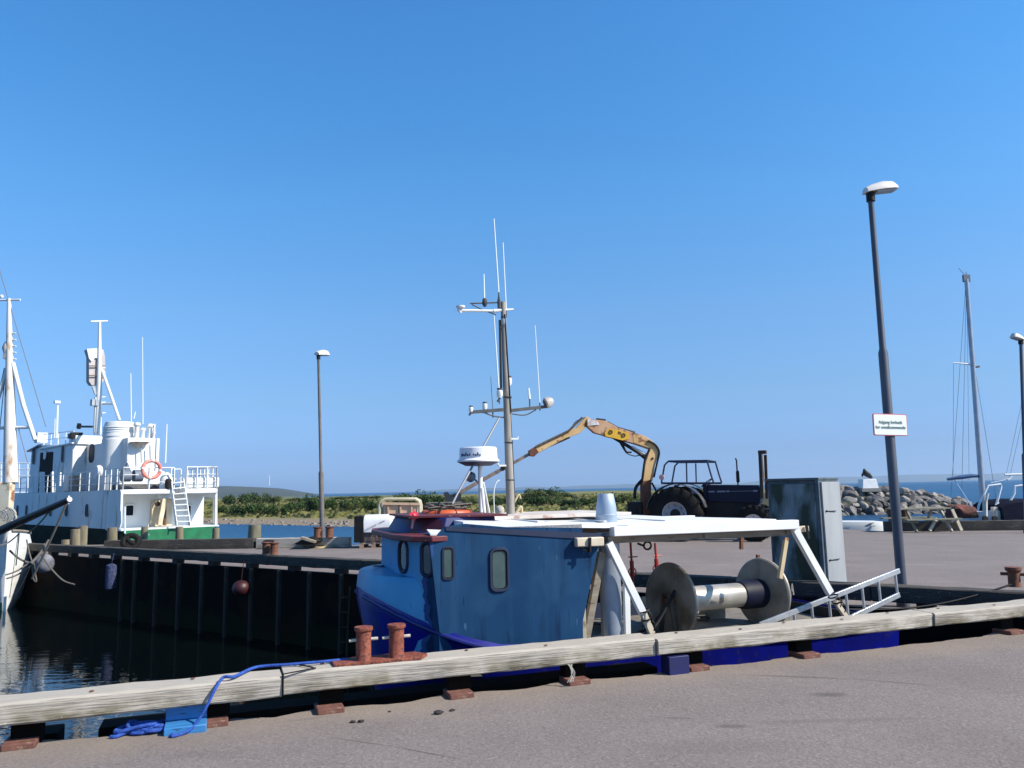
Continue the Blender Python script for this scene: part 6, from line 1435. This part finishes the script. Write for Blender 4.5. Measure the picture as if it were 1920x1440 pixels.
# ------------------------------------------------------------------ shrubs on the headland
leafA = mat('shrub leaves', (.022, .050, .009), (.048, .082, .015), (.008, .018, .004), sc=1.2, sc3=2.5, lo3=.5, hi3=.62, rough=.7, spec=.2)
leafB = mat('olive shrub leaves', (.055, .08, .016), (.10, .12, .028), (.02, .034, .009), sc=1.2, sc3=2.5, lo3=.5, hi3=.62, rough=.7, spec=.2)
stemm = mat('shrub stems', (.06, .045, .03), rough=.9)
def shrub(seed, m_, n=1500):
    rnd = random.Random(seed)
    t = Thing('shrub', 'dense green shrub on the grassy spit across the water', 'shrub', ID, (0, 0, 0), 'shrubs on the grassy spit')
    lobes = [(Vector((rnd.uniform(-.75, .75), rnd.uniform(-.5, .5), rnd.uniform(.3, .62))), rnd.uniform(.26, .46)) for _ in range(11)]
    mb = MB()
    for i in range(n):
        c_, r_ = rnd.choice(lobes); d = Vector((rnd.gauss(0, 1), rnd.gauss(0, 1), rnd.gauss(0, 1))).normalized()
        p = c_ + Vector((d.x * r_, d.y * r_, d.z * r_ * .85)) * (rnd.random() ** .3)
        if p.z < 0: p.z = abs(p.z) * .3
        p += Vector((rnd.gauss(0, .02), rnd.gauss(0, .02), rnd.gauss(0, .03)))
        s_ = rnd.uniform(.03, .075); a = Vector((rnd.gauss(0, 1), rnd.gauss(0, 1), rnd.gauss(0, 1))).normalized(); b_ = a.cross(d).normalized() if abs(a.dot(d)) < .95 else a.orthogonal().normalized()
        mb.add([p - a * s_, p + b_ * s_ * .7, p + a * s_, p - b_ * s_ * .7], [(0, 1, 2, 3)])
    t.part('crown', mb, m_, smooth=0)
    mb = MB()
    for c_, r_ in lobes[:6]: mb.tube([(c_.x * .2, c_.y * .2, -.1), (c_.x * .6, c_.y * .6, c_.z * .5), (c_.x, c_.y, c_.z)], [.03, .02, .01], 5)
    t.part('stems', mb, stemm)
    return t.o
sp_ = [shrub(100 + k, leafB if k in (2, 5) else leafA) for k in range(6)]
used = [False] * 6
# pixel centre, base row, top row, half width, distance, kind
SH = [(425, 958, 944, 22, 110, 0), (455, 965, 942, 26, 100, 1), (440, 938, 924, 24, 160, 0), (478, 936, 921, 26, 165, 3), (508, 938, 927, 20, 170, 2), (488, 966, 939, 28, 98, 3), (520, 968, 944, 24, 96, 0), (548, 964, 938, 24, 100, 4), (580, 960, 925, 26, 105, 1), (604, 962, 928, 22, 104, 3), (630, 960, 931, 24, 106, 0), (655, 963, 936, 22, 102, 5), (680, 958, 931, 24, 108, 4), (702, 962, 934, 20, 104, 1), (560, 940, 931, 26, 190, 2), (640, 938, 930, 30, 200, 5), (690, 936, 928, 26, 210, 2),
      (765, 962, 921, 30, 104, 3), (792, 960, 917, 34, 106, 1), (818, 962, 926, 26, 104, 0), (845, 958, 934, 22, 110, 2), (870, 950, 932, 24, 130, 5), (890, 955, 937, 20, 112, 2), (925, 955, 936, 20, 106, 4), (940, 952, 930, 18, 112, 0), (985, 958, 928, 28, 106, 0), (1010, 945, 915, 26, 150, 5), (1035, 938, 912, 30, 170, 1), (1000, 940, 922, 30, 160, 2), (1028, 960, 926, 26, 104, 3), (1060, 962, 932, 28, 100, 1), (1090, 960, 934, 26, 102, 0), (1060, 940, 922, 26, 160, 5), (1110, 958, 930, 22, 108, 2), (1135, 955, 929, 24, 110, 5), (1165, 962, 920, 26, 104, 2), (1150, 960, 940, 22, 100, 5), (1180, 958, 926, 22, 105, 2), (1205, 955, 930, 22, 108, 1)]
random.seed(77)
for i, (px, yb, yt, hw, Y, kd) in enumerate(SH):
    p = onY(px, yb, Y); H_ = (yb - yt) * Y / F_PX; Wd = hw * Y / F_PX; z0 = land_z(p.x, Y)
    zt_ = p.z + H_; H_ = max(.6, zt_ - z0)
    if used[kd]: o = dup(sp_[kd])
    else: o = sp_[kd]; used[kd] = True
    o.location = (p.x, Y, z0 - .05); o.scale = (Wd * 1.05, Wd * 1.1, H_ / .98); o.rotation_euler = (0, 0, 0 if i % 2 else math.pi)
    if (px, yt) == (792, 917): o['label'] = 'tallest dark green shrub right behind the cream hopper bin'
# rough grass and low scrub as ground cover
mb = MB(); rnd = random.Random(9)
for i in range(9000):
    Y = 74 + 130 * rnd.random() ** 1.6; x = rnd.uniform(-.42, .25) * Y; 
    if Y < shore(x) + 5: continue
    z = land_z(x, Y)
    if z < -1.1: continue
    h = rnd.uniform(.12, .35) * (1.6 if rnd.random() < .1 else 1); w_ = rnd.uniform(.15, .5); a = rnd.uniform(-.7, .7)
    dx, dy = math.cos(a) * w_, math.sin(a) * w_
    mb.add([(x - dx, Y - dy, z - .05), (x + dx, Y + dy, z - .05), (x + dx * .6, Y + dy * .6, z + h), (x - dx * .3, Y - dy * .3, z + h * rnd.uniform(.6, 1.2))], [(0, 1, 2, 3)])
solo('rough_grass', mb, mat('rough grass', (.125, .135, .03), (.21, .18, .065), (.03, .045, .012), sc=.3, sc3=.8, rough=.9), 'rough grass and low scrub covering the spit across the water', 'grass', kind='stuff', smooth=0)
# shore stones strip
mb = MB()
for i in range(500):
    x = rnd.uniform(-60, 26); Y = shore(x) + rnd.uniform(1.5, 7); z = land_z(x, Y); s_ = rnd.uniform(.06, .2)
    mb.box((x, Y, z + s_ * .2), (s_ * 2, s_ * 1.6, s_), Matrix.Rotation(rnd.uniform(0, 3), 3, 'Z'))
solo('shore_stones', mb, mat('shore stones', (.30, .27, .23), (.18, .16, .14), sc=2, rough=.95), 'small stones scattered along the sandy shore across the water', 'stones', kind='stuff', smooth=0)
# wind turbine on the hill
wt = onY(505, 908, 2500); tt = onY(504, 893, 2500)
t = Thing('wind_turbine', 'tiny white wind turbine on the distant hill', 'wind turbine', ID, (wt.x, 2500, wt.z - 4))
mb = MB(); mb.tube([(wt.x, 2500, wt.z - 4), (wt.x, 2500, tt.z)], [1.3, .8], 10); t.part('tower', mb, white_clean)
for k in range(3):
    a = .3 + k * 2.094; mb = MB(); mb.bar((wt.x, 2497, tt.z), (wt.x + 9 * math.sin(a), 2497, tt.z + 9 * math.cos(a)), .7, .3, Vector((0, 1, 0))); t.part('blade', mb, white_clean)
mb = MB(); mb.tube([(wt.x, 2496, tt.z), (wt.x, 2502, tt.z)], .9, 8); t.part('nacelle', mb, white_clean)

# ------------------------------------------------------------------ picnic table, dinghy, nets, sailboats at right
PF = frame((onZ(1770, 994, 0).x, 25.5), 4)
pu = lambda px, py, v=0.: onF(PF, px, py, v)
t = Thing('picnic_table', 'weathered wooden picnic table behind the tallest lamp post', 'table', PF, (-.6, .6, 0))
tz, bz_ = .74, .42
xR_, xL_ = pu(1795, 960).x, pu(1692, 960).x
ptm = mat('weathered table wood', (.26, .24, .17), (.17, .17, .12), (.08, .10, .06), sc=5, st=(.6, 4, 4), rough=.9)
pl2 = mat('pale table leg', (.52, .47, .38), (.40, .36, .28), sc=6, rough=.9)
for k in range(5): mb = MB(); mb.b2((xL_, .28 + k * .15, tz - .04), (xR_, .28 + k * .15 + .135, tz)); t.part('table_board', mb, ptm)
for v in (-.12, 1.3): mb = MB(); mb.b2((xL_, v - .12, bz_ - .04), (xR_, v + .12, bz_)); t.part('bench_board', mb, ptm)
for x, m_ in ((xR_ - .32, pl2), (xL_ + .35, ptm)):
    for s_ in (-1, 1):
        mb = MB(); mb.bar((x, .62 + s_ * .22, tz - .04), (x + (.0), .62 + s_ * .75, 0), .10, .045, Vector((1, 0, 0))); t.part('leg', mb, m_)
    mb = MB(); mb.b2((x - .02, -.2, bz_ - .13), (x + .025, 1.4, bz_ - .04)); t.part('cross_piece', mb, m_)
# the two pale splayed legs at the right end, as in the photograph
for q0, q1 in (((1756, 972), (1743, 995)), ((1785, 955), (1803, 995))):
    a, b_ = pu(*q0, .1), pu(*q1, -.1); b_.z = max(b_.z, 0); mb = MB(); mb.bar(a, b_, .09, .05, Vector((0, 1, 0))); t.part('leg', mb, pl2)
DY = 31.
t = Thing('white_dinghy', 'long low white hull lying behind the tallest lamp post at the back edge', 'boat', ID, (onY(1600, 985, DY).x, DY, -1.5))
secs = []
for px, wdt, top_, bot_ in ((1540, .5, 977, 1010), (1580, .55, 977, 1010), (1620, .55, 977, 1010), (1645, .4, 977, 1006), (1657, .15, 978, 996), (1661, .02, 978, 990)):
    a, b_ = onY(px, top_, DY), onY(px, bot_, DY); secs.append([(a.x, DY - wdt, a.z), (a.x, DY - wdt, a.z - .2), (a.x, DY - wdt * .6, b_.z), (a.x, DY + wdt * .6, b_.z), (a.x, DY + wdt, a.z - .2), (a.x, DY + wdt, a.z)])
mb = MB(); mb.loft(secs, closed=True, caps=True); hh = t.part('hull', mb, white_clean)
mb = MB(); 
for i, (px, py) in enumerate(((1628, 983), (1636, 985), (1633, 982))): a, b_ = onY(px - 4, py + 2, DY - .57), onY(px + 5, py - 2 + 3 * (i % 2), DY - .57); mb.bar(a, b_, .03, .02)
t.part('lettering', mb, MATS['dark arm'], hh)
rn = mat('red brown net', (.16, .05, .04), (.07, .03, .02), (.25, .16, .08), sc=3, sc3=5, rough=.95, bump=.05, bsc=12)
mb = rock_mesh(5.5, 3, .3); c_ = onY(1798, 958, 29); mb.v = [Vector((v.x * .62, v.y * .5, max(-.3, v.z) * .45)) + Vector((c_.x, 29, c_.z - .12)) for v in mb.v]
solo('net_heap', mb, rn, 'red brown heap of nets behind the picnic table', 'nets')
YY = 33.
yu = lambda px, py, Y=YY: onY(px, py, Y)
t = Thing('sailboat', 'white sailboat with tall mast and blue boom cover beyond the quay', 'sailboat', ID, (yu(1850, 1000).x, YY, -1.5))
secs = []
for px, wd, tp_, bt in ((1796, .75, 959, -1.5), (1820, .95, 958, -1.7), (1860, 1.1, 958, -1.8), (1900, 1.15, 957, -1.8), (1950, .95, 954, -1.8), (2000, .5, 950, -1.6), (2025, .05, 948, -1.2)):
    a = yu(px, tp_); secs.append([(a.x, YY - wd, a.z), (a.x, YY - wd * .95, -.5), (a.x, YY - wd * .4, bt), (a.x, YY + wd * .4, bt), (a.x, YY + wd * .95, -.5), (a.x, YY + wd, a.z)])
mb = MB(); mb.loft(secs, closed=True, caps=True); t.part('hull', mb, mat('bluish white gelcoat', (.62, .64, .70), (.55, .57, .62), sc=1.5, rough=.35))  # white with a slight blue tone
mb = MB(); a, b_ = yu(1836, 956), yu(1858, 978); mb.b2((a.x, YY - 1.2, b_.z), (b_.x, YY - .6, a.z)); t.part('cockpit_gear', mb, mat('cream gear', (.62, .52, .42), (.72, .70, .62), sc=4, rough=.6), bevel=.03)
mb = MB(); mb.tube([yu(1847, 975, YY - 1.25), yu(1847, 940, YY - 1.25)], .09, 8); t.part('gear_post', mb, MATS['cream gear'])
for px in (1847, 1865): mb = MB(); mb.lathe([(.1, -.05), (.1, .05)], yu(px, 972, YY - 1.3), (0, 1, 0), 12); t.part('dark_hole', mb, dark_in)
mb = MB(); b0, b1 = yu(1843, 940), yu(1812, 524); mb.tube([b0.lerp(b1, i / 8) for i in range(9)], [.115 - .004 * i for i in range(9)], 12); ms = t.part('mast', mb, mat('mast aluminium', (.42, .44, .48), (.34, .36, .40), sc=3, rough=.35, metal=.5))
mb = MB(); mb.box(b1 + Vector((0, 0, .05)), (.28, .12, .3)); mb.tube([b1 + Vector((.02, 0, .1)), b1 + Vector((-.28, 0, .5))], .012, 5); mb.tube([b1, b1 + Vector((.02, 0, .32))], .02, 5); t.part('mast_head', mb, MATS['steel grey stay'], ms)
mb = MB(); mb.tube([yu(1828, 684), yu(1787, 680)], [.045, .02], 8); t.part('spreader', mb, white_clean, ms)
mb = MB(); mb.tube([yu(1828, 688), yu(1836, 687)], .05, 6); t.part('spreader', mb, arm_dark, ms)
mb = MB(); mb.tube([yu(1837, 893), yu(1822, 892), yu(1800, 895), yu(1776, 898)], [.05, .085, .09, .04], 10); t.part('boom_cover', mb, mat('blue sail cover', (.02, .10, .25), (.03, .07, .16), sc=6, rough=.8))
mb = MB(); mb.tube([yu(1842, 890), yu(1776, 901)], .03, 6); t.part('boom', mb, MATS['mast aluminium'])
for q0, q1, r_ in (((1811, 530), (1783, 930), .008), ((1812, 530), (1803, 940), .008), ((1813, 530), (1817, 900), .006), ((1827, 684), (1862, 900), .008), ((1828, 690), (1870, 950), .008), ((1788, 682), (1787, 892), .007), ((1812, 526), (1905, 900), .0)):
    if r_: mb = MB(); mb.tube([yu(*q0), yu(*q1)], r_, 5); t.part('rigging_wire', mb, MATS['steel grey stay'], ms)
mb = MB(); mb.tube([yu(1788, 898), yu(1825, 955)], .012, 6); mb.tube([yu(1790, 900), yu(1815, 938), yu(1830, 960)], .012, 6); t.part('sheet', mb, mat('pale blue line', (.35, .5, .75), rough=.7))
fr_ = mat('white tube frame', (.78, .80, .82), rough=.3)
for pts_ in (((1833, 958), (1836, 945), (1853, 911), (1876, 908), (1877, 912), (1866, 955), (1863, 965)), ((1864, 970), (1868, 945), (1880, 943)), ((1893, 942), (1902, 925), (1903, 912), (1925, 909))):
    mb = MB(); mb.tube([yu(*q_, YY - .9) for q_ in pts_], .045, 8); t.part('pushpit', mb, fr_)
mb = MB(); mb.tube([yu(1853, 911, YY + .6), yu(1876, 908, YY + .6)], .04, 8); t.part('pushpit', mb, fr_)
mb = MB(); mb.tube([yu(1845, 958, YY - 1), yu(1852, 925, YY - 1)], .05, 8); mb.box(yu(1868, 960, YY - 1), (.3, .2, .4)); t.part('outboard', mb, MATS['cream gear'])
mb = MB(); secs = []
for px, h0 in ((1877, 950), (1885, 945), (1900, 941), (1925, 938), (1960, 938), (1985, 948)):
    a, b_ = yu(px, h0, YY - 1.3), yu(px, 980, YY - 1.3); secs.append([(a.x, YY - 1.45, b_.z), (a.x, YY - 1.35, a.z - .05), (a.x, YY - .9, a.z + .05), (a.x, YY + .6, a.z + .05), (a.x, YY + .8, b_.z)])
mb.loft(secs, closed=True, caps=True); t.part('navy_cover', mb, mat('navy canvas', (.003, .004, .016), (.006, .008, .02), sc=3, rough=.9, spec=.1))
mb = MB(); mb.tube([yu(1884, 890), yu(1925, 889)], .04, 8); mb.tube(spline([yu(1858, 905), yu(1880, 901), yu(1892, 896)], 5), .015, 6); mb.bar(yu(1889, 900), yu(1897, 893), .09, .07); t.part('boat_hook', mb, fr_)
for q0, q1 in (((1898, 540), (1886, 890)), ((1916, 700), (1893, 895)), ((1870, 760), (1888, 890)), ((1905, 660), (1862, 800))):
    mb = MB(); mb.tube([yu(*q0, 36), yu(*q1, 36)], .006, 5); t.part('rigging_wire', mb, MATS['steel grey stay'], ms) if 0 else None
t = Thing('neighbour_sailboat', 'sailboat mostly outside the right border, only thin rigging wires visible', 'sailboat', ID, (yu(2010, 1000, 38).x, 38, -1.5))
mb = MB(); secs = []
for px, wd in ((1950, .8), (1990, 1.2), (2060, 1.2), (2120, .1)): a = yu(px, 955, 38); secs.append([(a.x, 38 - wd, a.z), (a.x, 38 - wd * .5, -1.7), (a.x, 38 + wd * .5, -1.7), (a.x, 38 + wd, a.z)])
mb.loft(secs, closed=True, caps=True); t.part('hull', mb, white_clean)
mb = MB(); mb.tube([yu(1990, 955, 38), yu(1965, 500, 38)], [.1, .07], 10); ms = t.part('mast', mb, MATS['mast aluminium'])
for q0, q1 in (((1966, 520), (1887, 888)), ((1967, 560), (1893, 895)), ((1850, 690), (1870, 880)), ((1965, 510), (1945, 950))):
    if q0[0] < 1900: continue
    mb = MB(); mb.tube([yu(*q0, 38), yu(*q1, 38)], .008, 5); t.part('rigging_wire', mb, MATS['steel grey stay'], ms)

# ------------------------------------------------------------------ air: thin even haze over the whole bay
mb = MB(); mb.box((0, 5500, 72), (30100, 21500, 154))
hz = link_mesh('haze', mb, bpy.data.materials.new('haze air'), 0); hz['kind'] = 'stuff'; hz['label'] = 'thin blue haze over the bay'
m = hz.data.materials[0]; m.use_nodes = True; m.node_tree.nodes.clear()
vp = m.node_tree.nodes.new('ShaderNodeVolumePrincipled'); vp.inputs['Density'].default_value = .00012; vp.inputs['Color'].default_value = (.55, .75, 1., 1); vp.inputs['Anisotropy'].default_value = .2
om = m.node_tree.nodes.new('ShaderNodeOutputMaterial'); m.node_tree.links.new(vp.outputs[0], om.inputs['Volume'])
